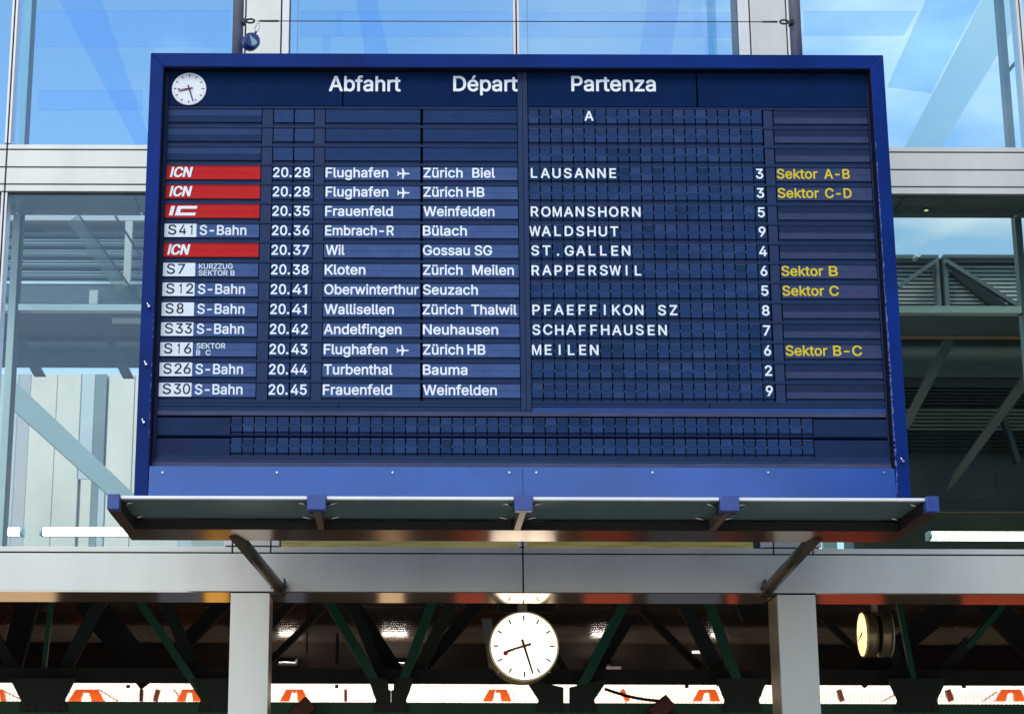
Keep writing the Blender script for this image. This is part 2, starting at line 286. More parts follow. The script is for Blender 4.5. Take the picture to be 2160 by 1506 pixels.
# ------------------------------------------------------------------ letter outlines (500 units to the em: advance, contours)
GB = {"A":[240,[[7,-7,1,-2,1,5,93,257,99,262,141,261,144,258,147,253,236,11,239,3,238,-3,232,-8,197,-8,193,-6,189,-1,167,61,165,63,76,63,73,62,53,5,48,-4,43,-8],[90,107,150,107,119,197,89,109]]],"B":[228,[[28,-7,24,-4,22,1,22,254,24,258,31,262,133,262,153,259,175,249,192,233,197,225,203,213,207,198,207,176,203,162,194,147,180,134,192,126,202,115,210,103,215,87,217,78,217,58,212,39,206,28,194,14,182,5,167,-2,154,-5,137,-8],[71,37,134,37,155,43,166,54,170,66,169,78,164,88,157,97,149,102,135,107,127,108,71,107],[71,151,118,150,133,153,144,157,149,161,155,168,160,182,160,192,154,205,145,213,128,218,71,217]]],"C":[255,[[119,-11,102,-8,91,-4,71,6,58,14,45,28,33,45,21,68,16,88,12,115,13,152,19,179,30,205,41,222,57,239,71,249,97,261,122,265,146,265,162,263,179,257,195,250,208,241,221,227,233,209,242,187,244,173,242,169,237,167,202,168,197,172,191,187,183,199,169,211,157,216,141,220,127,220,111,216,98,211,84,200,74,186,68,175,62,156,60,141,60,112,66,85,74,68,85,53,96,45,105,40,126,35,142,35,163,40,178,50,191,66,197,83,203,87,237,88,243,84,244,78,240,59,229,37,222,28,202,9,179,-3,162,-9,146,-11]]],"D":[251,[[28,-7,24,-4,22,1,22,254,24,258,31,262,124,262,136,261,161,255,187,242,207,225,220,207,231,183,237,159,239,137,239,117,237,96,229,66,219,46,210,34,190,15,165,2,152,-3,123,-8],[71,37,119,37,145,43,164,54,174,64,183,79,190,104,192,127,190,152,186,166,177,186,170,196,157,206,146,212,122,218,73,218,70,216]]],"E":[209,[[28,-7,24,-4,22,1,22,254,24,258,31,262,186,262,191,261,194,255,194,226,193,221,188,218,71,217,71,152,179,151,183,148,185,144,186,115,183,109,178,107,71,106,70,39,71,37,73,37,189,36,193,34,195,29,196,1,194,-4,187,-8]]],"F":[205,[[28,-7,24,-4,22,1,22,254,24,258,31,262,184,262,188,261,192,255,192,226,191,221,186,218,71,217,71,147,175,146,179,144,181,139,181,111,178,106,174,103,71,103,70,-2,67,-6,63,-8]]],"G":[260,[[121,-11,101,-7,74,4,59,13,38,36,26,57,16,87,12,114,12,141,16,167,26,198,42,223,59,241,74,251,101,262,121,265,145,265,161,263,178,257,196,249,211,238,224,223,233,209,242,189,244,179,244,173,242,169,237,167,201,168,197,171,189,189,183,198,174,207,166,212,153,217,139,220,126,220,107,215,96,210,84,200,74,186,68,175,62,156,60,141,60,112,66,85,73,71,80,59,92,48,105,40,126,35,143,35,158,38,171,44,181,52,190,63,194,72,199,91,196,92,142,92,137,94,133,99,133,128,136,133,141,135,241,135,244,133,247,128,247,86,242,63,232,41,218,22,206,12,191,1,172,-6,147,-11]]],"H":[258,[[28,-7,24,-4,22,1,22,254,24,259,29,262,63,262,67,260,70,256,71,153,186,152,188,153,189,155,189,256,192,260,196,262,228,262,233,261,237,254,237,1,235,-4,229,-8,196,-8,192,-6,189,-2,188,107,73,108,71,107,70,105,70,-2,67,-6,63,-8]]],"I":[150,[[14,-7,10,-5,8,-1,8,29,10,34,15,37,48,37,51,38,51,215,49,218,15,218,11,220,8,225,8,256,11,261,16,262,136,262,140,259,142,255,142,225,140,221,135,218,102,218,99,216,99,39,101,37,135,37,139,34,142,29,142,-2,139,-6,134,-8]]],"K":[233,[[28,-7,24,-4,22,1,22,254,24,259,29,262,63,262,67,260,70,256,70,148,72,146,177,261,182,262,223,262,228,261,231,256,231,253,227,245,137,149,133,143,231,5,232,1,231,-4,224,-8,186,-8,181,-6,98,109,89,101,70,79,70,1,69,-4,63,-8]]],"L":[196,[[28,-7,24,-4,22,1,22,255,24,259,29,262,63,262,68,259,70,254,70,38,73,37,183,36,187,34,189,29,189,-1,186,-6,181,-8]]],"M":[314,[[28,-7,24,-4,22,1,22,254,24,259,29,262,75,262,79,261,83,257,157,66,231,258,238,262,283,262,288,260,291,254,291,1,289,-5,284,-8,252,-8,247,-6,245,-2,244,162,240,156,181,3,177,-5,171,-8,143,-8,136,-3,72,158,69,161,69,-2,66,-6,62,-8]]],"N":[262,[[28,-7,24,-4,22,1,22,254,24,259,31,262,69,262,74,259,192,76,191,255,193,259,198,262,231,262,235,261,239,254,239,1,237,-4,232,-8,194,-8,189,-6,186,-3,71,179,70,-1,67,-6,63,-8]]],"O":[267,[[119,-11,102,-8,91,-4,71,6,57,16,45,28,33,45,21,68,16,88,12,115,13,152,19,179,25,194,41,221,56,238,71,249,97,261,122,265,145,265,166,262,191,252,209,239,227,220,243,192,250,172,254,139,254,114,251,87,240,55,224,30,208,14,191,2,166,-7,146,-11],[124,35,141,35,153,37,171,45,179,51,192,66,196,74,203,92,207,111,208,127,205,151,200,173,193,186,184,199,171,210,159,215,141,220,127,220,111,216,98,211,85,201,76,189,68,175,63,157,60,142,61,104,66,85,74,68,85,53,98,44,114,37]]],"P":[222,[[28,-7,24,-4,22,1,22,254,24,258,31,262,129,262,151,259,174,249,183,242,197,226,205,212,210,197,212,184,212,164,209,145,200,125,189,111,180,103,171,97,153,89,134,86,71,85,70,-2,67,-6,63,-8],[71,129,122,129,139,133,151,139,156,145,161,153,164,168,164,179,162,191,154,205,141,214,126,218,71,217]]],"R":[224,[[28,-7,24,-4,22,1,22,254,24,258,31,262,129,262,152,259,169,252,189,238,197,229,206,212,211,196,212,163,206,141,196,122,184,110,170,102,169,99,220,6,221,1,220,-4,213,-8,177,-8,173,-6,167,1,119,90,116,91,73,91,71,91,70,88,70,-2,67,-6,63,-8],[71,136,126,136,145,140,152,144,159,152,164,168,164,185,162,194,156,205,142,214,127,218,71,217]]],"S":[223,[[97,-12,83,-10,66,-5,48,4,38,11,25,26,17,41,11,64,13,72,18,75,54,75,59,71,64,55,69,47,75,43,93,35,116,32,131,35,142,38,156,48,162,56,164,64,163,79,155,89,142,96,74,117,55,126,45,133,30,147,23,161,19,173,18,192,20,206,26,221,32,231,48,246,68,257,86,263,101,265,126,265,142,263,158,258,175,248,191,234,199,224,205,209,208,198,208,188,206,185,201,181,167,181,163,185,159,197,154,205,145,213,127,220,105,221,86,216,78,212,71,205,66,192,67,179,74,169,84,163,103,156,155,141,176,131,189,121,201,109,207,96,212,76,212,63,210,48,202,31,193,18,177,5,161,-4,146,-9,125,-12]]],"T":[224,[[95,-7,91,-4,89,1,89,216,86,218,13,219,8,225,8,256,11,261,16,262,211,262,215,259,217,254,217,225,213,219,208,218,139,218,137,216,137,-1,134,-6,129,-8]]],"U":[259,[[121,-12,109,-11,86,-5,69,3,59,9,41,28,28,51,22,77,23,256,26,261,31,262,63,262,69,257,70,84,73,72,79,57,93,44,111,36,132,33,148,36,166,44,179,56,186,73,189,88,189,256,192,260,196,262,231,262,235,259,237,254,237,81,234,64,230,48,217,26,202,11,187,1,173,-5,155,-10,137,-12]]],"W":[343,[[76,-7,70,-3,67,7,0,252,0,256,2,259,7,262,42,262,46,260,49,256,95,77,97,73,145,255,149,261,154,262,189,262,196,258,246,74,294,257,301,262,335,262,339,260,342,255,341,245,274,2,271,-5,266,-8,228,-8,221,-4,218,4,172,174,170,173,122,-4,116,-8]]],"Z":[219,[[19,-7,16,-5,13,-1,13,24,15,28,143,216,141,218,18,218,14,221,12,225,12,254,14,258,21,262,198,262,203,261,207,254,207,231,204,225,75,37,76,36,82,37,202,36,206,34,208,29,208,1,206,-4,199,-8]]],"a":[195,[[71,-12,57,-10,36,-1,21,13,15,22,8,42,8,66,11,78,18,90,26,98,45,109,77,117,117,121,127,124,130,128,127,142,124,147,116,154,102,158,94,158,82,155,72,151,63,144,55,131,48,129,18,138,14,144,14,151,22,165,34,179,44,186,57,193,73,198,87,200,107,200,126,196,143,190,156,180,166,167,174,148,176,141,175,-2,173,-6,168,-8,137,-8,132,-5,130,3,128,3,118,-3,103,-10,89,-12],[74,32,95,31,107,35,117,41,124,49,129,59,130,67,129,81,84,75,67,71,58,65,56,62,54,53,56,44,63,36]]],"b":[212,[[107,-12,87,-7,75,-1,65,8,63,6,62,-4,56,-8,26,-8,22,-6,19,-2,19,254,21,259,25,262,57,262,64,257,65,183,88,196,104,200,125,200,145,195,165,184,181,168,194,145,199,133,203,101,202,74,199,56,194,43,187,29,179,17,168,7,152,-4,131,-11],[104,32,114,31,125,34,137,41,143,47,150,59,155,82,157,94,155,108,149,133,136,148,129,153,117,157,97,155,82,147,75,138,70,129,65,106,66,76,70,59,75,51,81,43,88,37]]],"c":[198,[[95,-12,76,-9,54,1,44,8,29,25,17,47,11,67,9,88,10,113,14,131,21,151,32,167,46,181,57,189,75,196,93,200,115,200,136,195,161,182,174,168,182,157,187,144,187,136,182,130,151,123,145,127,136,143,131,149,121,154,112,157,97,157,84,153,76,148,67,137,60,123,58,113,56,95,57,81,64,57,71,46,76,41,85,35,98,31,115,32,127,37,137,45,146,63,152,67,184,59,189,53,189,47,180,27,174,19,163,8,154,1,138,-6,126,-10,111,-12]]],"d":[212,[[89,-12,68,-7,49,3,33,17,19,40,12,62,9,88,10,115,17,143,26,161,34,172,47,184,71,196,87,200,115,199,133,192,147,183,149,257,155,262,187,262,192,259,193,254,193,-2,191,-6,186,-8,156,-8,150,-4,149,6,147,8,134,-3,123,-9,104,-12],[97,32,106,31,117,34,128,39,134,46,142,59,148,84,147,113,142,129,137,138,131,146,125,151,109,157,89,155,83,153,75,148,64,133,57,108,56,96,57,81,61,62,67,51,73,43,81,37]]],"e":[202,[[97,-12,82,-10,65,-4,46,7,32,21,23,35,15,53,10,74,9,101,12,125,17,141,26,158,40,176,53,186,74,196,92,200,113,200,131,196,151,187,165,177,174,166,185,146,191,127,193,111,193,84,191,79,186,77,57,76,58,69,61,58,70,45,81,37,94,32,113,31,128,36,138,43,147,57,152,60,157,60,182,54,187,51,190,47,190,43,187,35,180,22,171,11,159,3,147,-4,129,-10,113,-12],[59,118,142,118,145,119,140,135,131,147,116,155,95,157,81,152,69,143,60,128,58,121]]],"f":[127,[[38,-7,34,-4,32,1,32,154,29,156,3,156,-2,158,-4,163,-4,192,-2,196,3,198,32,199,32,222,36,237,43,251,57,263,68,269,82,272,109,272,119,270,126,267,129,261,121,230,115,227,102,229,87,227,83,224,79,214,79,199,81,198,115,198,120,195,122,191,122,164,120,158,115,156,82,156,79,154,79,-2,76,-6,72,-8]]],"g":[213,[[93,-83,67,-79,44,-67,23,-46,18,-37,19,-31,23,-27,44,-15,52,-12,56,-14,71,-31,82,-37,101,-41,121,-39,134,-33,144,-22,148,-8,147,12,137,5,121,-3,107,-5,89,-5,79,-4,62,1,46,10,37,18,26,32,18,46,14,58,10,76,9,89,10,115,17,143,28,164,45,182,58,191,75,197,89,200,115,199,132,193,147,181,149,183,150,193,155,197,188,197,193,194,194,189,194,-8,192,-26,189,-37,176,-57,165,-66,154,-73,139,-79,123,-82],[93,38,111,38,123,41,129,46,141,61,148,83,149,96,148,109,144,125,140,135,136,142,128,149,122,153,109,157,89,155,75,148,64,133,57,109,56,97,57,83,59,72,65,58,70,51,78,44]]],"h":[205,[[25,-7,21,-4,19,1,19,255,21,259,26,262,57,262,62,259,64,255,65,184,82,194,97,199,105,200,131,199,146,194,161,185,169,176,179,162,184,145,187,127,187,-1,184,-6,179,-8,147,-8,141,-4,140,1,140,126,135,141,127,150,116,155,102,157,87,153,78,148,69,136,66,125,64,116,64,-2,62,-6,57,-8]]],"i":[83,[[25,-7,21,-4,19,1,19,191,21,195,26,198,57,198,62,195,64,189,64,-1,62,-6,57,-8],[37,214,27,217,18,225,13,235,13,248,16,255,24,264,33,269,45,270,58,265,66,258,71,247,71,237,66,226,58,218,46,213]]],"k":[190,[[25,-7,21,-4,19,1,19,255,21,259,26,262,57,262,62,259,64,255,65,124,67,124,138,196,143,198,179,198,186,194,188,188,186,184,113,110,112,107,186,13,192,5,193,-1,191,-6,186,-8,147,-8,143,-6,79,74,75,76,65,65,64,1,63,-4,57,-8]]],"l":[95,[[58,-9,48,-6,35,1,26,12,21,21,19,31,19,254,21,259,26,262,57,262,62,260,64,256,65,45,66,38,68,35,74,33,86,34,91,32,93,28,98,6,97,-2,92,-6,81,-9]]],"m":[305,[[25,-7,21,-4,19,1,19,189,22,196,27,198,57,197,62,194,64,184,65,184,76,192,85,196,103,201,116,201,128,199,141,193,159,174,177,189,191,196,203,200,225,201,238,199,256,191,273,175,283,155,287,132,287,1,283,-6,278,-8,247,-8,243,-6,240,-2,240,132,237,142,232,150,225,154,209,158,196,155,185,148,179,141,176,128,175,-3,168,-8,136,-8,132,-6,129,1,129,135,126,143,119,152,108,156,99,158,85,154,75,148,69,139,66,129,64,122,64,-2,62,-6,57,-8]]],"n":[205,[[25,-7,21,-4,19,1,19,189,20,194,26,198,57,197,62,194,63,184,65,182,78,192,92,197,104,200,123,200,143,195,156,189,169,177,176,166,182,154,185,138,187,127,187,1,185,-4,178,-8,147,-8,141,-4,140,1,140,126,135,141,127,150,116,155,102,157,87,153,78,148,69,136,66,125,64,116,64,-2,62,-6,57,-8]]],"o":[208,[[95,-12,76,-9,54,1,44,8,29,25,17,47,11,67,9,88,10,113,14,131,21,151,32,167,46,181,57,189,75,196,93,200,115,200,133,196,151,189,162,181,180,162,191,141,195,125,198,111,198,76,193,54,184,34,174,19,164,9,154,1,132,-9,111,-12],[97,32,108,31,116,33,125,36,133,41,137,46,145,59,151,81,152,95,150,113,145,128,141,137,134,145,127,151,111,157,91,155,84,153,76,148,67,138,64,131,57,107,56,95,57,81,59,69,66,53,71,45,81,37]]],"p":[212,[[25,-79,21,-75,19,-71,19,192,22,196,26,198,56,198,62,194,63,183,65,181,77,191,88,196,97,199,125,200,145,195,165,184,181,168,194,145,199,133,202,115,203,89,201,67,194,43,183,22,169,7,154,-3,141,-9,122,-12,99,-11,83,-5,65,6,64,-73,62,-77,57,-79],[104,32,114,31,125,34,137,41,143,47,150,59,155,82,157,94,155,108,149,133,136,148,129,153,117,157,97,155,82,147,75,138,70,129,65,106,66,76,70,59,75,51,81,43,88,37]]],"r":[130,[[25,-7,21,-4,19,1,20,193,26,198,56,198,62,194,64,185,65,185,76,193,91,199,98,200,125,199,130,193,130,161,128,156,123,153,104,155,87,152,73,143,66,128,64,119,64,-3,57,-8]]],"s":[182,[[83,-12,57,-7,41,0,32,7,21,19,15,29,10,44,11,52,16,55,44,61,48,61,54,56,59,44,66,37,76,33,91,31,106,33,119,38,125,47,125,56,122,62,115,66,55,83,36,93,25,105,18,118,16,129,16,145,19,158,24,167,38,183,46,189,61,195,75,199,105,200,126,195,136,191,147,183,156,174,165,159,170,146,169,141,165,138,159,136,138,131,132,131,127,135,124,142,116,152,104,157,93,159,76,155,67,149,62,141,64,132,72,125,79,121,131,109,153,97,163,86,170,75,173,62,173,45,170,32,163,19,154,9,144,1,131,-5,115,-10,98,-12]]],"t":[114,[[75,-10,56,-5,46,1,34,12,28,24,24,41,24,154,22,156,2,156,-2,158,-4,163,-4,192,2,197,24,199,25,236,27,241,32,243,63,243,67,242,71,236,72,199,103,198,108,195,110,191,110,163,107,158,103,156,74,156,71,154,71,45,73,38,78,34,102,34,107,32,110,25,114,1,112,-4,107,-7,94,-10]]],"u":[205,[[77,-10,58,-4,42,7,30,21,23,37,19,55,20,193,23,196,27,198,57,198,63,194,64,189,64,69,67,56,73,45,78,39,94,33,106,33,116,36,128,43,134,52,139,64,140,71,140,192,143,196,147,198,182,197,185,194,187,189,186,-3,179,-8,148,-8,143,-4,141,6,139,6,125,-3,114,-7,103,-10]]],"w":[284,[[67,-7,63,-4,60,-1,11,161,3,188,6,196,11,198,44,198,51,193,85,73,118,192,122,196,126,198,158,198,165,193,198,73,201,77,234,194,241,198,273,198,278,195,280,188,277,178,225,6,220,-5,215,-8,185,-8,181,-6,177,-3,142,117,106,-4,101,-8]]],"z":[190,[[19,-7,16,-5,13,-1,13,24,15,28,111,152,108,153,23,154,19,156,17,161,17,189,18,194,25,198,166,198,171,196,174,189,174,165,172,159,79,37,82,36,171,35,174,33,177,28,177,1,175,-4,168,-8]]],"ü":[205,[[77,-10,58,-4,42,7,30,21,23,37,19,55,20,193,23,196,27,198,57,198,63,194,64,189,64,69,67,56,73,45,78,39,94,33,106,33,116,36,128,43,134,52,139,64,140,71,140,192,143,196,147,198,182,197,185,194,187,189,186,-3,179,-8,148,-8,143,-4,141,6,139,6,125,-3,114,-7,103,-10],[62,214,50,218,41,228,39,235,39,248,44,258,49,264,55,267,67,270,75,269,82,265,90,257,94,247,94,236,91,227,84,219,72,214],[134,214,123,218,115,226,111,233,110,245,115,257,122,264,129,269,139,270,147,269,154,265,161,258,165,251,167,238,162,226,154,218,143,213]]],"é":[202,[[97,-12,82,-10,65,-4,46,7,32,21,23,35,15,53,10,74,9,101,12,125,17,141,26,158,40,176,53,186,74,196,92,200,113,200,131,196,151,187,165,177,174,166,185,146,191,127,193,111,193,84,191,79,186,77,57,76,58,69,61,58,70,45,81,37,94,32,113,31,128,36,138,43,147,57,152,60,157,60,182,54,187,51,190,47,190,43,187,35,180,22,171,11,159,3,147,-4,129,-10,113,-12],[59,118,142,118,145,119,140,135,131,147,116,155,95,157,81,152,69,143,60,128,58,121],[87,207,82,212,81,218,107,269,113,272,146,272,151,269,153,265,152,258,119,209,115,207]]],"0":[227,[[101,-11,82,-6,62,4,47,18,35,36,25,59,19,84,17,103,17,153,21,181,27,201,37,222,51,240,62,250,79,260,103,265,124,265,142,262,158,254,176,240,190,222,200,201,207,175,210,149,210,103,207,78,199,51,192,36,178,17,164,4,145,-6,125,-11],[110,33,115,32,132,37,143,46,151,57,160,84,164,121,163,149,161,165,156,184,152,195,142,209,134,216,123,221,114,222,104,221,93,216,83,208,78,201,70,184,66,167,62,136,65,95,69,74,75,59,79,51,88,42,97,36]]],"1":[227,[[36,-7,32,-5,30,-1,30,28,34,34,38,36,96,36,99,37,99,205,99,208,97,209,49,174,43,172,38,175,36,179,36,216,44,224,97,262,139,262,144,259,146,254,146,37,148,36,195,36,199,34,203,28,203,-2,200,-6,195,-8]]],"2":[227,[[31,-7,27,-5,25,-1,24,24,26,28,133,144,147,164,152,182,152,191,149,203,140,213,127,220,109,222,93,218,86,214,80,208,75,199,71,179,67,175,63,173,32,174,27,177,26,182,26,196,31,216,40,232,49,242,64,253,77,260,102,265,123,266,142,262,151,259,163,252,173,244,184,232,192,218,198,199,198,174,196,166,187,144,169,117,144,89,95,38,98,37,196,36,200,34,202,29,202,-2,199,-6,194,-8]]],"3":[227,[[95,-11,82,-9,64,-3,53,3,40,12,27,26,19,40,15,57,15,66,17,71,22,73,56,73,61,69,66,54,72,45,83,38,99,33,119,33,129,36,139,40,149,49,154,57,157,67,157,77,153,91,145,102,134,110,118,114,77,116,73,118,71,123,71,151,73,155,126,217,33,218,29,221,27,225,27,256,30,261,35,262,188,262,192,259,194,255,194,231,193,226,129,154,131,152,149,149,166,141,181,129,192,116,200,101,204,81,204,64,200,44,188,23,174,9,161,0,148,-5,131,-10]]],"4":[227,[[139,-7,136,-5,133,-1,133,42,132,44,19,45,15,47,12,52,12,81,17,91,114,254,118,260,123,262,157,262,162,258,163,252,69,93,69,89,133,89,134,162,141,167,172,167,177,164,179,159,179,90,207,89,212,86,214,82,214,52,212,47,207,45,182,44,179,43,179,1,177,-5,172,-8]]],"5":[227,[[97,-11,81,-7,69,-3,54,6,41,17,30,33,26,43,22,57,24,69,29,73,63,73,67,69,72,54,81,43,89,38,97,35,103,33,118,33,131,37,136,40,143,46,150,55,155,73,155,89,151,105,143,116,132,125,123,129,109,131,94,129,82,125,66,116,35,118,27,123,26,129,40,256,44,261,48,262,185,262,189,259,191,254,191,225,189,221,185,218,85,218,82,216,77,168,104,174,126,174,143,171,162,162,171,156,182,144,192,129,200,111,203,92,202,63,197,46,186,26,171,9,159,1,136,-9,123,-11]]],"6":[227,[[101,-11,88,-9,67,0,56,8,40,25,30,44,26,59,24,67,26,101,31,121,46,149,120,259,125,262,162,262,166,260,169,256,167,249,110,166,112,164,132,164,151,160,166,152,184,135,194,119,201,97,202,68,200,55,196,44,188,28,172,9,159,0,145,-6,132,-10],[107,33,117,32,125,34,139,41,149,52,155,72,154,92,147,107,143,113,134,120,119,124,101,123,86,116,79,109,74,99,70,82,73,64,79,49,84,43,93,37]]],"7":[227,[[47,-7,42,-3,41,4,148,216,146,218,29,218,26,221,23,225,23,254,25,258,32,262,195,262,199,261,203,255,203,222,90,-3,83,-8]]],"8":[227,[[98,-11,76,-6,61,0,49,7,32,25,21,44,19,54,18,72,23,95,29,108,36,117,55,134,41,148,31,165,28,178,28,202,33,218,39,231,52,245,62,252,77,260,94,264,125,265,146,261,166,251,183,235,195,214,199,196,199,184,196,171,189,153,172,134,192,115,204,94,208,81,208,55,204,42,194,24,181,10,172,4,156,-4,135,-10],[107,33,118,32,138,37,151,45,157,55,160,64,159,82,151,95,136,105,116,110,102,109,93,106,79,99,69,86,66,74,66,65,71,49,85,38],[110,153,115,152,127,155,139,161,148,172,152,187,150,201,142,212,132,219,117,222,97,220,85,213,78,204,75,193,76,177,82,165,93,157]]],"9":[227,[[64,-7,58,-2,58,3,60,7,116,89,94,90,73,96,52,109,39,122,29,142,25,161,25,191,28,206,37,225,43,234,57,247,76,259,88,263,104,266,124,265,142,262,155,256,175,242,184,232,194,215,199,203,202,184,202,163,197,142,191,125,173,93,107,-5,102,-8],[104,131,121,130,136,136,149,148,155,167,154,188,146,206,135,216,118,222,102,221,87,213,77,202,71,185,70,175,73,161,76,152,87,138,97,133]]],".":[94,[[41,-10,30,-5,21,4,17,16,18,29,22,38,31,46,42,51,54,51,65,46,73,38,78,28,78,13,73,2,63,-6,54,-10]]],"-":[227,[[55,86,51,89,49,94,49,123,51,127,55,130,168,130,173,128,176,124,177,93,174,88,171,86]]]}
GL = {"S":[223,[[98,-7,84,-5,67,-1,52,7,43,13,32,25,21,42,17,57,16,66,17,69,21,71,53,71,55,68,60,52,66,44,75,37,93,30,106,28,118,28,143,34,160,45,166,54,169,63,169,76,167,81,164,86,158,92,143,101,75,121,58,129,48,136,33,151,27,161,23,174,22,191,25,205,29,217,36,227,52,243,69,253,87,259,102,261,125,261,139,259,155,254,168,247,177,241,189,229,198,216,203,198,203,188,199,186,168,186,165,191,160,205,156,211,148,216,137,222,128,224,103,225,81,219,74,214,67,208,61,193,61,183,64,175,72,166,84,158,102,151,145,140,162,133,180,123,192,112,203,96,207,83,208,64,205,49,199,34,189,21,174,8,159,0,145,-4,124,-8]]],"0":[227,[[102,-6,83,-2,66,7,50,22,38,39,29,61,23,85,21,104,21,152,26,179,31,199,40,218,53,236,65,246,81,255,104,261,123,261,141,257,162,246,173,236,186,218,195,199,202,174,206,148,205,104,202,79,194,52,189,39,176,21,161,7,144,-2,124,-7],[109,28,122,29,135,34,147,43,154,54,161,69,164,83,169,119,168,151,165,166,161,185,156,197,146,213,138,219,124,225,115,227,103,225,89,220,80,212,75,204,65,182,60,161,58,137,58,117,60,94,65,73,71,58,76,48,85,38,96,31]]],"1":[227,[[37,-3,34,2,35,27,37,31,101,31,103,32,103,34,103,217,99,216,45,177,42,178,40,181,40,215,98,257,138,257,141,253,141,33,144,31,196,31,199,27,199,-1,194,-3]]],"2":[227,[[32,-3,29,1,29,25,137,141,151,162,157,181,157,192,153,204,143,216,128,224,109,227,93,223,82,217,77,212,70,201,66,181,64,178,33,178,30,182,30,195,36,215,44,228,52,238,67,250,78,255,103,261,122,261,141,257,149,254,170,241,181,229,188,217,193,198,193,175,192,167,184,147,166,121,141,93,93,44,85,33,195,32,198,28,197,-1,193,-3]]],"3":[227,[[96,-6,71,-1,56,6,44,14,34,25,25,39,20,53,19,65,23,69,55,69,59,64,63,51,69,42,82,34,98,29,109,28,131,31,143,37,153,46,159,56,161,66,161,78,157,92,149,104,139,112,129,116,114,120,79,120,76,124,76,152,136,222,34,223,31,226,31,255,36,258,187,257,190,254,190,229,120,151,125,148,134,148,145,145,161,139,177,127,186,116,195,99,200,79,200,65,195,45,184,26,171,12,157,4,144,-2,129,-5]]],"4":[227,[[141,-3,138,1,138,46,136,49,22,49,18,50,17,53,17,79,20,87,117,251,124,258,155,258,158,255,159,253,63,91,61,85,137,85,138,159,142,162,169,162,173,161,174,158,175,85,206,84,210,81,210,54,208,50,205,49,177,49,175,47,174,2,173,-2,169,-3]]],"5":[227,[[98,-6,82,-3,71,1,57,9,45,20,37,31,30,44,27,58,27,66,31,69,62,69,64,66,70,48,78,39,89,33,101,29,111,28,119,29,132,33,139,37,147,43,153,52,160,72,160,91,155,106,147,119,135,129,124,133,109,135,93,133,81,129,65,120,36,122,31,126,45,255,49,258,184,257,187,253,187,226,184,223,81,222,78,221,72,159,98,169,124,170,142,166,158,159,167,152,179,141,189,126,195,109,199,91,198,64,193,47,183,29,168,13,156,5,135,-4,122,-7]]],"6":[227,[[102,-6,89,-4,71,4,59,11,44,28,35,45,30,61,29,68,30,99,36,119,49,146,123,256,127,258,161,258,164,255,164,253,100,159,131,160,149,155,163,148,181,132,190,118,197,96,198,69,195,56,186,34,178,22,168,12,156,4,144,-2,131,-5],[106,28,118,28,126,29,142,37,152,48,156,57,160,71,159,93,151,111,146,117,137,123,121,129,105,129,99,127,84,119,74,108,67,91,66,82,67,68,74,49,81,40,89,34]]],"7":[227,[[48,-3,46,1,47,5,156,221,153,222,32,222,28,226,28,255,33,258,196,257,199,254,199,223,86,1,82,-3]]],"8":[227,[[99,-6,77,-2,64,4,53,10,35,28,26,45,23,55,22,71,27,94,39,114,48,123,64,133,44,151,36,166,32,179,32,201,37,217,43,227,56,242,65,249,78,255,95,260,124,261,145,256,163,247,180,232,191,213,194,196,194,186,190,165,185,156,178,146,162,134,176,124,189,112,194,104,200,93,203,79,203,56,200,43,191,27,177,13,168,7,155,0,134,-5],[106,28,119,28,139,33,154,42,162,54,164,62,164,76,161,88,153,99,137,110,117,114,101,113,92,111,76,102,65,87,61,75,61,64,68,46,74,40,83,34],[109,148,116,148,128,150,143,158,152,169,157,186,154,202,148,213,143,217,133,223,118,227,108,227,96,224,82,216,75,207,70,194,71,176,79,162,92,153]]],"9":[227,[[65,-3,62,1,64,4,126,95,96,94,84,97,67,104,55,112,48,119,40,129,34,143,29,162,29,189,33,205,40,222,47,231,60,244,77,254,89,259,105,261,123,261,141,257,157,250,172,239,181,229,190,214,194,202,198,183,198,164,193,143,186,126,170,96,103,-2,99,-3],[103,126,122,126,140,133,152,145,160,166,159,189,150,209,138,220,129,224,119,227,101,225,85,217,74,205,67,186,66,176,67,166,73,148,84,135,96,128]]]}
GB['I'] = [100, [[27, -8, 73, -8, 73, 262, 27, 262]]]
GB['1'] = [165, [[68, -8, 117, -8, 117, 262, 84, 262, 78, 245, 66, 229, 46, 217, 18, 211, 18, 174, 68, 174]]]
GL['1'] = [150, [[72, -3, 102, -3, 102, 258, 80, 258, 73, 240, 58, 224, 28, 213, 28, 190, 72, 190]]]
_cache = {}
def glyph(ch, light=False):
    k = (ch, light)
    if k not in _cache:
        cu = bpy.data.curves.new('glyph', 'CURVE'); cu.dimensions = '2D'; cu.fill_mode = 'FRONT'
        adv, cs = (GL if light else GB)[ch]
        for c in cs:
            s = cu.splines.new('POLY'); n = len(c) // 2; s.points.add(n - 1)
            for i in range(n): s.points[i].co = (c[2 * i] / 255, c[2 * i + 1] / 255, 0, 1)
            s.use_cyclic_u = True
        o = bpy.data.objects.new('glyph', cu); me = o.to_mesh()
        vs = [tuple(v.co[:2]) for v in me.vertices]; fs = [tuple(p.vertices) for p in me.polygons]
        o.to_mesh_clear(); bpy.data.objects.remove(o); bpy.data.curves.remove(cu)
        _cache[k] = (adv / 255, vs, fs)
    return _cache[k]
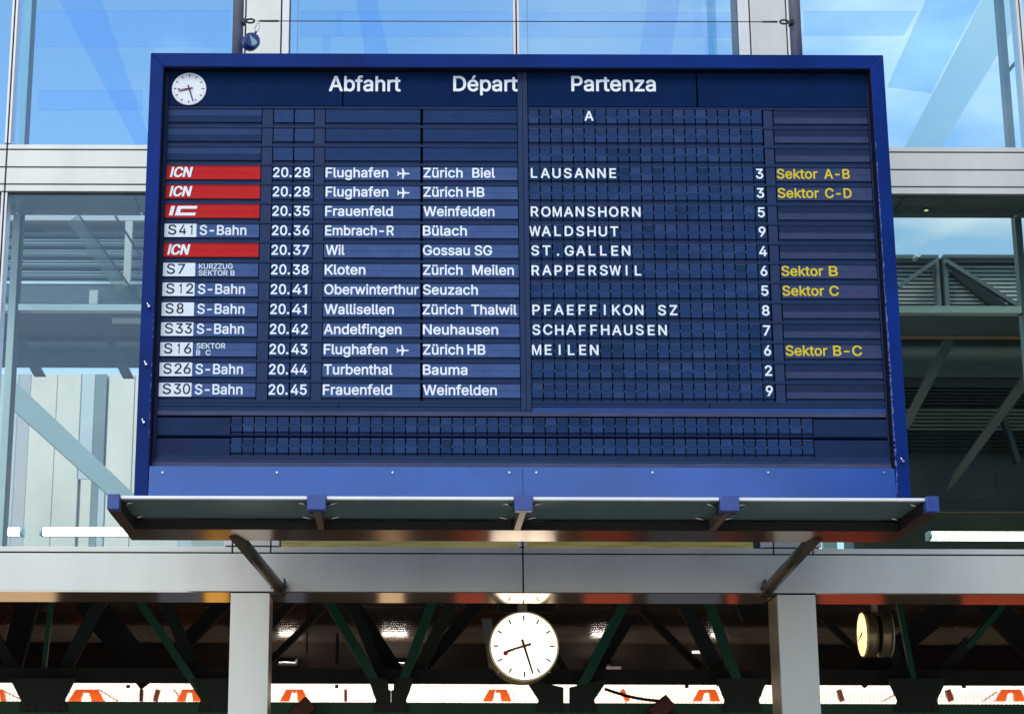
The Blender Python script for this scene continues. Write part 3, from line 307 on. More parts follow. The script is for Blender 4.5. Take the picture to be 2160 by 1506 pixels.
def text_into(mb, s, x0, zb, cap, Y, width=None, light=False, shear=0.0, mi=0):
    """letters standing on zb, their ink starting at x0, cap high; width stretches the run to an exact length"""
    pen, runs = 0.0, []
    for c in s:
        if c == ' ': pen += 0.42; continue
        g = glyph(c, light); runs.append((pen, g)); pen += g[0]
    lo = min(p + vx + shear * vz for p, g in runs for vx, vz in g[1]); hi = max(p + vx + shear * vz for p, g in runs for vx, vz in g[1])
    sx = width / (hi - lo) if width else cap
    for p, (adv, vs, fs) in runs:
        v3 = [(x0 + (p + vx + shear * vz - lo) * sx, Y, zb + vz * cap) for vx, vz in vs]
        ff = []
        for f in fs:
            a = sum(v3[i][0] * v3[j][2] - v3[j][0] * v3[i][2] for i, j in zip(f, f[1:] + f[:1]))
            ff.append(f if a > 0 else f[::-1])
        mb.add(v3, ff, mi)
    return mb

# ================================================================== THE STATION BUILDING (glass facade, cladding, pillars)
YF = 11.0
def FX(px, y=1165): return Q(px, y, YF)[0]
def FZ(y, px=1100): return Q(px, y, YF)[1]
Z = {k: FZ(k) for k in (1250, 1167.5, 1153.5, 408, 392, 356, 319, 307)}
ZTOP = 9.2
colL = (FX(490), FX(571)); colR = (FX(1632), FX(1715))
stL = (FX(471), FX(590)); stR = (FX(1605), FX(1735))
XC = FX(1103); ML = FX(33, 0); MR = FX(2149, 0); G = 0.0045
hall = thing('station_hall', 'glazed station hall front with pale metal cladding behind the departure board', 'building', (XC, YF, 0))
XL, XR = -6.6, 8.4
def clad(name, x0, x1, z0, z1, parent=hall, y0=YF, d=0.03, m='alu'):
    return obj(name, MB().box(x0 + G, x1 - G, y0, y0 + d, z0 + G, z1 - G), M[m], parent, bevel=0.0015)
# gasket-dark backing behind the joints
obj('joint_backing', MB().box(XL, XR, YF + 0.022, YF + 0.06, Z[1250] + 0.012, Z[1153.5] - 0.008)
    .box(XL, XR, YF + 0.022, YF + 0.06, Z[408] + 0.012, Z[307] - 0.008), M['joint'], hall)
for a, b in ((XL, XC), (XC, XR)):
    clad('cladding_panel', a, b, Z[1250], Z[1167.5])
for a, b in ((XL, colL[0]), colL, (colL[1], XC), (XC, colR[0]), colR, (colR[1], XR)):
    clad('sill_strip', a, b, Z[1167.5], Z[1153.5])
for a, b in ((XL, ML), (ML, XC), (XC, MR), (MR, XR)):
    clad('sill_strip', a, b, Z[319], Z[307]); clad('cladding_panel', a, b, Z[356], Z[319])
    clad('cladding_panel', a, b, Z[392], Z[356]); clad('head_strip', a, b, Z[408], Z[392])
# beam cores and soffits
obj('beam_core', MB().box(XL, XR, YF + 0.061, YF + 0.42, Z[1250] + 0.02, Z[1153.5] - 0.012), M['joint'], hall)
obj('beam_core', MB().box(XL, XR, YF + 0.061, YF + 0.42, Z[408] + 0.02, Z[307] - 0.012), M['joint'], hall)
pilL = (FX(487, 1250), FX(569, 1250)); pilR = (FX(1640, 1260), FX(1720, 1260))
for a, b in ((XL, pilL[0]), (pilL[1] + 0.002, XC), (XC, pilR[0] - 0.002), (pilR[1], XR)):
    obj('soffit_panel', MB().box(a + 0.001, b - 0.001, YF + 0.002, YF + 0.42, Z[1250] - 0.002, Z[1250] + 0.0045), M['alusat'], hall)
for a, b in ((XL, ML), (ML, XC), (XC, MR), (MR, XR)):
    n = 4; s = (b - a) / n
    for i in range(n):
        obj('soffit_panel', MB().box(a + i * s + 0.003, a + (i + 1) * s - 0.003, YF + 0.035, YF + 0.42, Z[408] - 0.002, Z[408] + 0.006), M['greysoffit'], hall)
# pillars below the beam
for (a, b), side in ((pilL, 1), (pilR, -1)):
    p = obj('pillar', MB().box(a, b, YF, YF + 0.03, 0, Z[1250] - 0.006), M['alu'], hall, bevel=0.002)
    if side > 0: a2, b2 = a, b
    else: a2, b2 = a, b
    obj('pillar_reveal', MB().box(a2 + 0.001, b2 - 0.001, YF + 0.031, YF + 0.30, 0, Z[1250] - 0.007), M['reveal'], p)
for k in (-1, 1):       # the next pillars along the front, outside the picture
    dx = 3.05 * 1 * k; a, b = (pilL if k < 0 else pilR); dx = k * (pilR[0] - pilL[0])
    p = obj('pillar', MB().box(a + dx, b + dx, YF, YF + 0.03, 0, Z[1250] - 0.006), M['alu'], hall, bevel=0.002)
    obj('pillar_reveal', MB().box(a + dx + 0.001, b + dx - 0.001, YF + 0.031, YF + 0.30, 0, Z[1250] - 0.007), M['reveal'], p)
# column covers and mullions, both storeys
def column(c, st, z0, z1):
    clad('column_cover', c[0], c[1], z0, z1)
    clad('window_frame', st[0], c[0], z0, z1, m='aluframe'); clad('window_frame', c[1], st[1], z0, z1, m='aluframe')
    obj('column_core', MB().box(st[0] + 0.012, st[1] - 0.012, YF + 0.031, YF + 0.3, z0, z1), M['joint'], hall)
def mullion(x, z0, z1, hw=0.022):
    clad('window_frame', x - hw, x, z0, z1, m='aluframe', d=0.12); clad('window_frame', x, x + hw, z0, z1, m='aluframe', d=0.12)
    obj('joint_gasket', MB().box(x - G, x + G, YF + 0.012, YF + 0.11, z0 + G, z1 - G), M['joint'], hall)
for z0, z1 in ((Z[1153.5], Z[408]), (Z[307], ZTOP)):
    column(colL, stL, z0, z1); column(colR, stR, z0, z1)
    mullion(ML, z0, z1); mullion(XC, z0, z1); mullion(MR, z0, z1)
    pm = 'panelow' if z1 < 7 else 'pane'
    edges = [XL, ML - 0.022, ML + 0.022, stL[0], stL[1], XC - 0.022, XC + 0.022, stR[0], stR[1], MR - 0.022, MR + 0.022, XR]
    for a, b in zip(edges[0::2], edges[1::2]):
        pn = obj('window_pane', MB().box(a + 0.001, b - 0.001, YF + 0.020, YF + 0.021, z0 + 0.001, z1 - 0.001), M['panelowr' if pm == 'panelow' and a > 0 else pm], hall)
        if z1 < 7:
            obj('gasket', MB().box(a + 0.001, b - 0.001, YF + 0.010, YF + 0.019, z1 - 0.010, z1 - 0.002), M['joint'], pn)
        if pm == 'pane' and -1 < a < 2:      # the inner glazing bead that shows as a thin blue line
            for xx in (a + 0.045 if a > XC or True else a,):
                obj('glazing_bead', MB().box(xx, xx + 0.004, YF + 0.022, YF + 0.03, z0 + 0.002, z1 - 0.002), M['bead'], pn)

# ================================================================== INSIDE THE UPPER STOREYS
YI = 11.55
t = thing('inner_frame', 'pale steel post with a white transom and raking strut behind the left window', 'steel frame', (*[Q(28, 900, YI)[0]], YI, 3.4))
a = Q(20, 600, YI)[0]; b = Q(35, 600, YI)[0]
obj('post', MB().box(a, b, YI, YI + 0.08, 3.42, ZTOP), M['postw'], t, bevel=0.003)
obj('dark_edge', MB().box(b + 0.001, b + 0.014, YI + 0.005, YI + 0.075, 3.42, ZTOP), M['joint'], t)
obj('transom', MB().box(b + 0.016, stL[0] + 0.3, YI, YI + 0.07, Q(150, 655, YI)[1], Q(150, 641, YI)[1]), M['railw'], t, bevel=0.003)
obj('transom', MB().box(XL, a - 0.002, YI, YI + 0.07, Q(10, 655, YI)[1], Q(10, 641, YI)[1]), M['railw'], t)
obj('strut', bar(-6, 600, 26, 648, 8, YI + 0.09, 0.04), M['olive'], t)
t = thing('inner_frame', 'grey-green steel post with a white transom behind the right window', 'steel frame', (Q(2150, 700, YI)[0], YI, 3.4))
a2 = Q(2144, 500, YI)[0]; b2 = Q(2158, 500, YI)[0]
obj('post', MB().box(a2, b2, YI, YI + 0.08, 3.42, ZTOP), M['greypost'], t, bevel=0.003)
obj('transom', MB().box(stR[1] - 0.3, a2 - 0.002, YI, YI + 0.07, Q(2000, 660, YI)[1], Q(2000, 645, YI)[1]), M['postw'], t, bevel=0.003)
obj('transom', MB().box(b2 + 0.002, XR, YI, YI + 0.07, Q(2000, 660, YI)[1], Q(2000, 645, YI)[1]), M['postw'], t)
obj('strut', bar(2128, 150, 2158, 112, 7, YI + 0.09, 0.04), M['teal'], t)

# glass fins and roof glazing seen through the upper panes
def fin(name, pts, Y, m, label, cat, group=None, d=0.02): tag(obj(name, ppoly(pts, Y, d), M[m]), label, cat, group)
fin('glass_fin', [(45, -150), (162, -150), (328, 330), (299, 330)], 13.0, 'bluebeam', 'raking blue glass fin crossing the upper left window', 'glass fin')
fin('glass_fin', [(2129, -110), (2072, 0), (1905, 318), (1981, 318), (2112, 104), (2180, -10), (2180, -110)], 13.0, 'palefin', 'broad whitish raking glass fin in the upper right window', 'glass fin')
fin('glass_fin', [(2003, -110), (2126, -110), (1966, 195), (1872, 182)], 13.3, 'bluebeam', 'deep blue glass fin beside the whitish one, upper right', 'glass fin')
fin('glass_fin', [(738, -80), (778, -80), (822, 125), (772, 125)], 13.0, 'bluebeam', 'narrow blue glass fin above the board title row, left of centre', 'glass fin')
fin('glass_fin', [(1378, -80), (1448, -80), (1414, 125), (1348, 125)], 13.0, 'bluebeam', 'narrow blue glass fin above the board, right of centre', 'glass fin')
fin('frosted_strip', [(62, 22), (486, 22), (486, 98), (62, 98)], 13.6, 'softfin', 'faint frosted band across the upper left window', 'frosted band')
fin('frosted_strip', [(80, 190), (300, 190), (300, 232), (80, 232)], 13.6, 'softfin', 'faint short frosted band beside the board top left corner', 'frosted band')
fin('frosted_strip', [(632, 24), (1078, 24), (1078, 76), (632, 76)], 13.6, 'softfin', 'faint frosted band above the board left of the middle mullion', 'frosted band')
fin('frosted_strip', [(1100, 26), (1562, 26), (1562, 78), (1100, 78)], 13.6, 'softfin', 'faint frosted band above the board right of the middle mullion', 'frosted band')
fin('frosted_strip', [(1696, 24), (1935, 24), (1908, 74), (1696, 74)], 13.6, 'softfin', 'faint frosted band right of the right pole', 'frosted band')
fin('frosted_strip', [(707, 26), (723, 26), (723, 75), (707, 75)], 13.9, 'softfin', 'small upright frosted patch right of the left column', 'frosted band')
fin('frosted_strip', [(680, 78), (697, 78), (697, 125), (680, 125)], 13.9, 'softfin', 'lower small upright frosted patch right of the left column', 'frosted band')
fin('frosted_strip', [(1462, -40), (1480, -40), (1480, 76), (1462, 76)], 13.9, 'softfin', 'small upright frosted patch left of the right column', 'frosted band')
fin('frosted_strip', [(1488, 78), (1506, 78), (1506, 125), (1488, 125)], 13.9, 'softfin', 'lower small upright frosted patch left of the right column', 'frosted band')

# ---- left window: louvred screen, canopy, pale building
S = thing('louvred_screen', 'blue-grey louvred screen with white blades behind the upper half of the left window', 'louvred screen', (Q(150, 640, 16)[0], 16, 3.6))
obj('backing', pbox(-260, 466, 470, 641, 16.3, 0.1), M['louvreb'], S)
obj('top_rail', pbox(-260, 455, 470, 466, 16.0, 0.25), M['palebeam'], S)
obj('wall_band', pbox(-260, 601, 470, 641, 16.05, 0.2), M['slate'], S)
for y, h in ((491, 2.5), (505.6, 3), (512, 3), (528.5, 3), (533.8, 3), (550.5, 3), (556.5, 3), (573, 3), (579, 3), (596, 8)):
    obj('blade', pbox(-260, y - h / 2, 470, y + h / 2, 16.12, 0.1), M['louvre'], S)
obj('post', pbox(262, 466.5, 277, 603, 15.93, 0.06), M['palebeam'], S); obj('post', pbox(188, 612, 206, 641, 15.93, 0.06), M['palebeam'], S)
obj('dark_bay', pbox(45, 470, 86, 525, 16.25, 0.02), M['teal'], S)
obj('raking_strut', bar(168, 455, 300, 640, 3, 15.7, 0.05), M['joint'], S); obj('raking_strut', bar(243, 455, 305, 552, 4, 15.6, 0.05), M['joint'], S)
obj('raking_beam', bar(155, 460, 262, 610, 30, 15.8, 0.05), M['olivef'], S)

Cn = thing('platform_canopy', 'dark platform canopy with two raking olive beams seen through the left window', 'canopy', (Q(150, 770, 17)[0], 17, 3.6))
obj('soffit_board', pbox(-260, 655, 470, 701, 17.2, 0.1), M['teal'], Cn)
obj('edge_beam', pbox(-260, 701, 470, 709, 17.0, 0.2), M['olive'], Cn)
obj('deck_board', pbox(-260, 709, 470, 771, 17.25, 0.1), M['slate'], Cn)
obj('raking_beam', ppoly([(30, 709), (48, 709), (93, 788), (68, 788)], 16.8, 0.12), M['olive'], Cn)
obj('raking_beam', ppoly([(217, 709), (237, 709), (280, 792), (256, 792)], 16.8, 0.12), M['olive'], Cn)
obj('light_board', pbox(236, 671, 300, 683, 16.95, 0.02), M['palebeam'], Cn)

P = thing('panelled_building', 'pale cream and bluish panelled building filling the lower left window', 'building', (Q(150, 1100, 22)[0], 22, 4.5))
xs = [(-320, -130, 'cream'), (-130, 0, 'creamb'), (0, 30, 'creamb'), (31, 56, 'mauve'), (57, 112, 'cream'), (113.5, 165, 'cream'), (167, 196, 'creamb'), (197, 221, 'tealstrip'), (223, 277, 'cream'), (279, 380, 'cream'), (381, 480, 'creamb')]
for x0, x1, m in xs:  # panels kept pale in place of sky mirrored in the pane
    if x0 == 197:
        obj('facade_panel', pbox(197, 789, 221, 1010, 22, 0.1), M['tealstrip'], P); obj('facade_panel', pbox(190, 1011, 204, 1175, 22, 0.1), M['tealstrip'], P)
        obj('facade_panel', pbox(205, 1011, 221, 1175, 22, 0.1), M['creamb'], P)
    elif x0 == 167:
        obj('facade_panel', pbox(x0, 789, x1, 1010, 22, 0.1), M[m], P); obj('facade_panel', pbox(x0, 1011, 189, 1175, 22, 0.1), M['cream'], P)
    else:
        for ya, yb, mm in ((789, 1175, m),):
            obj('facade_panel', pbox(x0, ya, x1, yb, 22, 0.1), M[mm], P)
obj('backing', pbox(-320, 792, 480, 1175, 22.12, 0.1), M['facadeback'], P)
tag(obj('raking_beam', ppoly([(10, 783), (300, 1058), (300, 1108), (20, 857), (10, 848)], 14.0, 0.15), M['palebeam']), 'pale grey raking roof beam running down to the left end of the tray', 'steel beam')

# ---- right window
S = thing('louvred_screen', 'trussed screen of white louvre blades behind the right window, below the sky', 'louvred screen', (Q(2000, 645, 16)[0], 16, 3.6))
obj('backing', pbox(1800, 556, 2420, 646, 16.3, 0.1), M['teal'], S)
obj('shade_band', pbox(1800, 545, 2420, 556, 16.28, 0.1), M['joint'], S)
for i in range(10):
    y = 561 + 8.5 * i
    obj('blade', pbox(1800, y, 2420, y + 4.3, 16.15, 0.1), M['louvrew'], S)
obj('top_rail', pbox(1800, 537, 1980, 545, 16.0, 0.12), M['greysteel'], S); obj('top_rail', pbox(1990, 537, 2420, 545, 16.0, 0.12), M['greysteel'], S)
obj('post', ppoly([(1973, 545.5), (1980, 545.5), (1987, 648), (1979, 648)], 16.0, 0.1), M['greysteel'], S)
obj('post', ppoly([(1990, 545.5), (1998, 545.5), (2004, 648), (1995, 648)], 16.0, 0.1), M['greysteel'], S)
obj('dark_gap', ppoly([(1980.5, 546), (1989.5, 546), (1994.5, 648), (1987.5, 648)], 16.05, 0.05), M['joint'], S)
obj('diagonal', bar(1974, 550, 1896, 604, 8, 15.93, 0.06), M['greysteel'], S); obj('diagonal', bar(1998, 550, 2146, 642, 8, 15.93, 0.06), M['greysteel'], S)
obj('shade_strip', bar(2010, 570, 2120, 655, 16, 16.1, 0.03, 26), M['teal'], S)  # dark strip standing in for shading under the diagonal
o = MB().tube((*[Q(1934, 540, 15.9)[0]], 15.85, Q(1934, 541, 15.9)[1]), (Q(1934, 540, 15.9)[0], 15.98, Q(1934, 541, 15.9)[1]), 0.022, 16)
obj('lamp_globe', o, M['railw'], S)
Cn = thing('platform_canopy', 'dark corrugated platform canopy with olive raking beams behind the right window', 'canopy', (Q(2000, 900, 17)[0], 17, 3.6))
obj('soffit_board', pbox(1800, 660, 2420, 708, 17.2, 0.1), M['vdark'], Cn)
obj('edge_beam', pbox(1800, 708, 2420, 717, 17.0, 0.2), M['rustbeam'], Cn)
obj('grey_board', pbox(1800, 717, 2420, 797, 17.3, 0.1), M['greywall'], Cn)
obj('dark_board', pbox(1800, 797, 2420, 1082, 17.32, 0.1), M['vdark'], Cn)
for y0, y1, m in [(815 + 7 * i, 818 + 7 * i, 'greyrib') for i in range(6)] + [(862 + 8 * i, 868.5 + 8 * i, 'beigerib') for i in range(6)] + [(914 + 8 * i, 916.5 + 8 * i, 'greyrib') for i in range(5)]:
    obj('rib', pbox(1800, y0, 2420, y1, 17.22, 0.09), M[m], Cn)
obj('raking_beam', ppoly([(1994, 717), (2016, 717), (1916, 905), (1905, 895)], 16.6, 0.12), M['olive'], Cn)
obj('raking_beam', ppoly([(2175, 770), (2190, 785), (2030, 1000), (2005, 1030), (2020, 990)], 16.5, 0.12), M['olived'], Cn)
obj('raking_beam', bar(2116, 870, 2150, 975, 10, 16.7, 0.1), M['teal'], Cn)
tag(obj('soffit_beam', pbox(1800, 1083, 2420, 1175, 13.2, 0.3), M['brownglow']), 'brown soffit beam behind the right tube lamp', 'beam')
tag(obj('warm_edge', pbox(1800, 1079, 2420, 1082.5, 13.1, 0.05), M['amberedge']), 'thin amber edge strip above the right tube lamp', 'trim')
tag(obj('mirrored_glow', pbox(585, 1120, 1612, 1162, 12.6, 0.2), M['gold']), 'brass coloured glow imitating mirrored light, glimpsed between tray and beam', 'painted glow')  # no lamp here: the glow stands in for mirrored interior light
tag(obj('pale_panel', pbox(1737, 1130, 1766, 1165, 12.4, 0.05), M['railw']), 'small white panel below the right end of the tray', 'panel')

def tube_lamp(x0, x1, y0, y1, Y, label):
    a = Q(x0, y1, Y); b = Q(x1, y0, Y); r = (b[1] - a[1]) / 2 - 0.004; zc = (a[1] + b[1]) / 2
    t = thing('tube_lamp', label, 'tube lamp', ((a[0] + b[0]) / 2, Y, a[1]), 'fluorescent tube lamps behind the windows')
    obj('tube', MB().tube((a[0] + 0.02, Y, zc), (b[0] - 0.02, Y, zc), r, 16), M['tube'], t)
    obj('end_cap', MB().tube((a[0], Y, zc), (a[0] + 0.02, Y, zc), r + 0.003, 16), M['railw'], t)
    obj('end_cap', MB().tube((b[0] - 0.02, Y, zc), (b[0], Y, zc), r + 0.003, 16), M['railw'], t)
    obj('housing', MB().box(a[0], b[0], Y + r + 0.001, Y + r + 0.04, zc - r, zc + r), M['railw'], t)
tube_lamp(84, 470, 1112, 1130, 12.3, 'long lit tube lamp running behind the left end of the tray')
tube_lamp(-330, 49, 1111, 1129, 12.3, 'lit tube lamp at the bottom of the left window, leftmost')
tube_lamp(1958, 2420, 1121, 1140, 12.3, 'lit tube lamp at the bottom of the right window')
t = thing('downlight', 'small round downlight in the soffit at the top of the right window', 'downlight', (Q(1953, 433, 11.25)[0], 11.25, Z[408]))
zz = Z[408] - 0.003
obj('ring', MB().tube((Q(1953, 433, 11.25)[0], 11.25, zz), (Q(1953, 433, 11.25)[0], 11.25, zz - 0.008), 0.02, 16), M['olive'], t)
obj('lens', MB().tube((Q(1953, 433, 11.25)[0], 11.25, zz - 0.0085), (Q(1953, 433, 11.25)[0], 11.25, zz - 0.011), 0.012, 16), M['lamplens'], t)

# ================================================================== THE TRAIN HALL UNDER THE BEAM
ground = obj('ground', MB().box(-60, 60, -60, 60, -0.3, 0), M['paving'], kind='structure')
roof = obj('unseen_hall_roof', MB().add([(-9, 11.45, 3.34), (14, 11.45, 3.34), (14, 27, 5.5), (-9, 27, 5.5), (-9, 11.45, 3.40), (14, 11.45, 3.40), (14, 27, 5.56), (-9, 27, 5.56)],
    [(0, 3, 2, 1), (4, 5, 6, 7), (0, 1, 5, 4), (1, 2, 6, 5), (2, 3, 7, 6), (3, 0, 4, 7)]).box(-9, 14, 27.001, 36, 5.56, 5.62), M['darksteel'], kind='structure')  # sloped out of sight, added to keep the hall dark
obj('hall_wall', MB().box(-9.1, -9, 11.45, 36, 0, 5.6).box(14, 14.1, 11.45, 36, 0, 5.6).box(-9, 14, 35.9, 36, 0, 5.55), M['brown'], kind='structure')
# the dark office block across the square, behind the camera: what the right-hand panes mirror
ob = thing('office_block', 'dark brick office block across the square, seen only mirrored in the right panes', 'building', (36, -46, 0))
obj('wall', MB().box(14.6, 60, -52, -40, 0, 24), M['oppwall'], ob)
wm = None
for i in range(11):
    for j in range(6):
        o_ = MB().box(16.2 + i * 3.9, 18.8 + i * 3.9, -39.99, -39.9, 2.2 + j * 3.7, 4.4 + j * 3.7)
        obj('window', o_, M['oppglass'], ob)
# corrugated ceiling
mb = MB(); za = Q(1000, 1272, 27)[1]; vs = []; per = 0.26; n = int(4.9 / per * 10)
for i in range(n + 1):
    y = 26.9 + i * per / 10; z = za + 0.006 * math.sin(2 * math.pi * i / 10)
    vs += [(-8.9, y, z), (13.9, y, z)]
mb.add(vs, [(2 * i, 2 * i + 2, 2 * i + 3, 2 * i + 1) for i in range(n)], 0, True)
ceil = tag(obj('corrugated_ceiling', mb, M['corr']), 'brownish corrugated metal ceiling above the green trusses', 'ceiling')
seams = MB(); y = 26.9 + 0.75 * per - 0.02
while y < 31.4: seams.box(-8.9, 13.9, y, y + 0.04, za - 0.0078, za + 0.002); y += per
obj('seam', seams, M['darksteel'], ceil, kind='stuff')
for px, wpx, nm in ((606, 34, 'left'), (832, 50, 'middle'), (1268, 30, 'right'), (1512, 14, 'rightmost')):
    a, b = Q(px - wpx / 2, 1352, 31.3)[0], Q(px + wpx / 2, 1352, 31.3)[0]
    u = thing('uplighter', nm + ' lamp trough under the corrugated ceiling, seen as a white streak on the metal', 'uplighter', ((a + b) / 2, 31.3, 4.9), 'lamp troughs under the corrugated ceiling')
    obj('trough', MB().box(a - 0.02, b + 0.02, 31.2, 31.22, 4.86, 4.932).box(a - 0.02, b + 0.02, 31.221, 31.459, 4.84, 4.859).box(a - 0.02, b + 0.02, 31.46, 31.5, 4.84, 4.938), M['darksteel'], u)
    obj('tube', MB().box(a, b, 31.23, 31.45, 4.875, 4.93), M['uptube'], u)
tag(obj('dark_fascia', pbox(-900, 1349, 3200, 1447, 31.9, 0.2), M['brown']), 'deep dark fascia beam between the corrugated ceiling and the bright strip', 'beam')

lw = thing('lit_wall', 'overexposed bright strip of wall with lamplight put in as glow under the dark fascia', 'lit wall', (3, 34, 0))
x = -8.9
while x < 13.8:
    obj('lit_wall_panel', MB().box(x, x + 1.19, 34, 34.03, 4.25, 5.2), M['litwall'], lw); x += 1.2  # lamplight falling on the wall is put in as emission
mb = MB(); x = -8.8
while x < 13.8: mb.box(x, x + 0.011, 33.95, 33.99, 4.26, Q(1000, 1456, 34)[1]); x += 0.068
obj('rib', mb, M['ribpale'], lw, kind='stuff')

# green truss
T = thing('roof_truss', 'dark green steel truss with V-shaped diagonals and a deep bottom chord', 'roof truss', (3, 16, 2.9))
YT = 16.0
obj('bottom_chord', pbox(-700, 1476, 2900, 1530, YT, 0.18), M['green'], T, bevel=0.005)
obj('chord_flange', pbox(-700, 1530.5, 2900, 1536, YT - 0.1, 0.3), M['green'], T)
for xn in (-645, -275, 90, 455, 825, 1195, 1565, 1935, 2305):
    hw = {90: 66, 455: 46, 825: 46, 1195: 84, 1565: 52, 1935: 60}.get(xn, 55); hb = hw * 0.70; hole = {825: 5, 1195: 6}.get(xn, 0)
    top = 1430 if not hole else (1447 if xn == 825 else 1449)
    for s in (-1, 1):
        obj('gusset', ppoly([(xn + s * hole, top), (xn + s * hw * 1.06, 1430), (xn + s * hb, 1476), (xn + s * (hb + 6), 1500), (xn + s * hole, 1500)] if not hole or xn == 1195 else
            [(xn + s * hole, 1447), (xn + s * (hole + 4), 1430), (xn + s * hw * 1.06, 1430), (xn + s * hb, 1476), (xn + s * (hb + 6), 1500), (xn + s * 0.2, 1500), (xn + s * 0.2, 1456), (xn + s * hole, 1454)], YT - 0.03, 0.026), M['greend'], T)
    mb = MB()
    for dx in (-32, -14, 14, 32):
        for dy in (1484, 1499):
            c = Q(xn + dx, dy, YT - 0.03); mb.tube((c[0], YT - 0.045, c[1]), (c[0], YT - 0.031, c[1]), 0.011, 8)
    obj('bolt', mb, M['greend'], T, kind='stuff')
for x0, y0, x1, y1, w, m, dy in (
    (690, 1262, 797, 1446, 20, 'green', -0.02), (738, 1262, 812, 1440, 22, 'greend', 0.4), (915, 1262, 846, 1446, 20, 'green', -0.02), (957, 1262, 872, 1436, 26, 'olivegreen', 0.4),
    (290, 1262, 430, 1470, 17, 'green', -0.02), (346, 1262, 420, 1436, 26, 'greend', 0.4), (214, 1262, 122, 1436, 28, 'greend', 0.4), (108, 1262, 90, 1420, 10, 'green', 0.25),
    (-60, 1262, 40, 1430, 24, 'greend', 0.4),
    (1322, 1262, 1226, 1450, 21, 'green', -0.02), (1440, 1262, 1528, 1440, 30, 'greend', 0.4), (1493, 1262, 1560, 1446, 20, 'green', -0.02), (1195, 1420, 1145, 1330, 14, 'greend', 0.4),
    (1896, 1262, 1930, 1440, 11, 'green', -0.02), (1872, 1340, 1915, 1440, 22, 'greend', 0.4), (2128, 1262, 2042, 1365, 13, 'green', -0.02), (2048, 1350, 1975, 1430, 24, 'greend', 0.4),
    (2250, 1262, 2300, 1440, 18, 'green', -0.02), (-290, 1440, -200, 1262, 18, 'green', -0.02)):
    obj('diagonal', bar(x0, y0, x1, y1, w, YT + dy, 0.06), M[m], T, bevel=0.003)
# darker truss behind
T2 = thing('roof_truss', 'black roof truss standing behind the green one', 'roof truss', (3, 16.12, 2.9))
obj('bottom_chord', pbox(-700, 1405, 2900, 1447, 16.12, 0.06), M['darksteel'], T2)
for x0, y0, x1, y1, w in ((1014, 1268, 890, 1410, 26), (680, 1283, 578, 1384, 13), (735, 1262, 830, 1410, 34), (1353, 1283, 1462, 1392, 15), (1112, 1262, 1112, 1290, 120),
                          (1330, 1300, 1262, 1410, 24), (620, 1262, 560, 1330, 18), (1735, 1300, 1790, 1352, 12), (1650, 1280, 1700, 1410, 30), (480, 1262, 395, 1350, 30), (180, 1262, 300, 1410, 60), (60, 1262, 20, 1410, 46), (1560, 1290, 1640, 1262, 40), (2010, 1270, 1840, 1410, 44), (2080, 1262, 2220, 1410, 50)):
    obj('diagonal', bar(x0, y0, x1 + (x1 - x0) * (0.16 if y1 > 1340 else 0), y1 + (y1 - y0) * (0.16 if y1 > 1340 else 0), w, 16.75, 0.08), M['darksteel'], T2)
for x in (1043, 647):
    pass
tag(obj('steel_plate', ppoly([(1016, 1304), (1037, 1304), (1050, 1412), (1034, 1412)], 24, 0.08), M['palebeam']), 'pale steel hanger half hidden by the left edge of the station clock', 'steel hanger')
tag(obj('hanging_rod', bar(648, 1268, 647, 1378, 3.5, 22, 0.02), M['blackface']), 'thin dark rod hanging left of the green V, nearer the pillar', 'rod')
tag(obj('hanging_rod', bar(712, 1335, 711, 1400, 6, 22, 0.02), M['blackface']), 'short thick dark rod hanging just left of the green V', 'rod')
tag(obj('strip_lamp', pbox(1461, 1372, 1483, 1376.5, 23, 0.05), M['tubesoft']), 'tiny white strip lamp behind the right green V', 'strip lamp')
tag(obj('strip_lamp', pbox(1280, 1405, 1310, 1410, 20.9, 0.05), M['dimlamp']), 'dim pinkish strip lamp on the black chord', 'strip lamp')
tag(obj('strip_lamp', bar(789, 1383, 805, 1408, 5, 20.9, 0.05), M['tubesoft']), 'slanting white strip lamp left of the green V foot', 'strip lamp')

# orange frames and stanchions in front of the bright strip
def orange_frame(x0, x1, label, mid=None, Y=32.6):
    t = thing('orange_frame', label, 'steel frame', (Q((x0 + x1) / 2, 1475, Y)[0], Y, Q(x0, 1478, Y)[1]), 'orange steel frames before the bright strip')
    w = x1 - x0; c = (x0 + x1) / 2
    obj('leg', ppoly([(x0, 1478), (x0 + w * .22, 1453), (x0 + w * .45, 1453), (x0 + w * .34, 1478)], Y, 0.1), M['orange'], t)
    obj('leg', ppoly([(x1, 1478), (x1 - w * .18, 1453), (x1 - w * .42, 1453), (x1 - w * .36, 1478)], Y, 0.1), M['orange'], t)
    obj('top_bar', ppoly([(x0 + w * .46, 1453), (x1 - w * .43, 1453), (x1 - w * .42, 1460), (x0 + w * .45, 1460)], Y, 0.1), M['orange'], t)
for x0, x1, lb in ((143, 220, 'orange A-shaped frame below the left bay, nearer its left end'), (372, 426, 'orange A-shaped frame just left of the left pillar'),
                   (590, 650, 'orange A-shaped frame just right of the left pillar'), (1018, 1080, 'orange A-shaped frame below and left of the station clock'),
                   (1462, 1520, 'orange A-shaped frame left of the right pillar'), (2100, 2165, 'orange A-shaped frame at the right edge of the photo'), (-20, 12, 'orange A-shaped frame at the left edge of the photo')):
    orange_frame(x0, x1, lb)
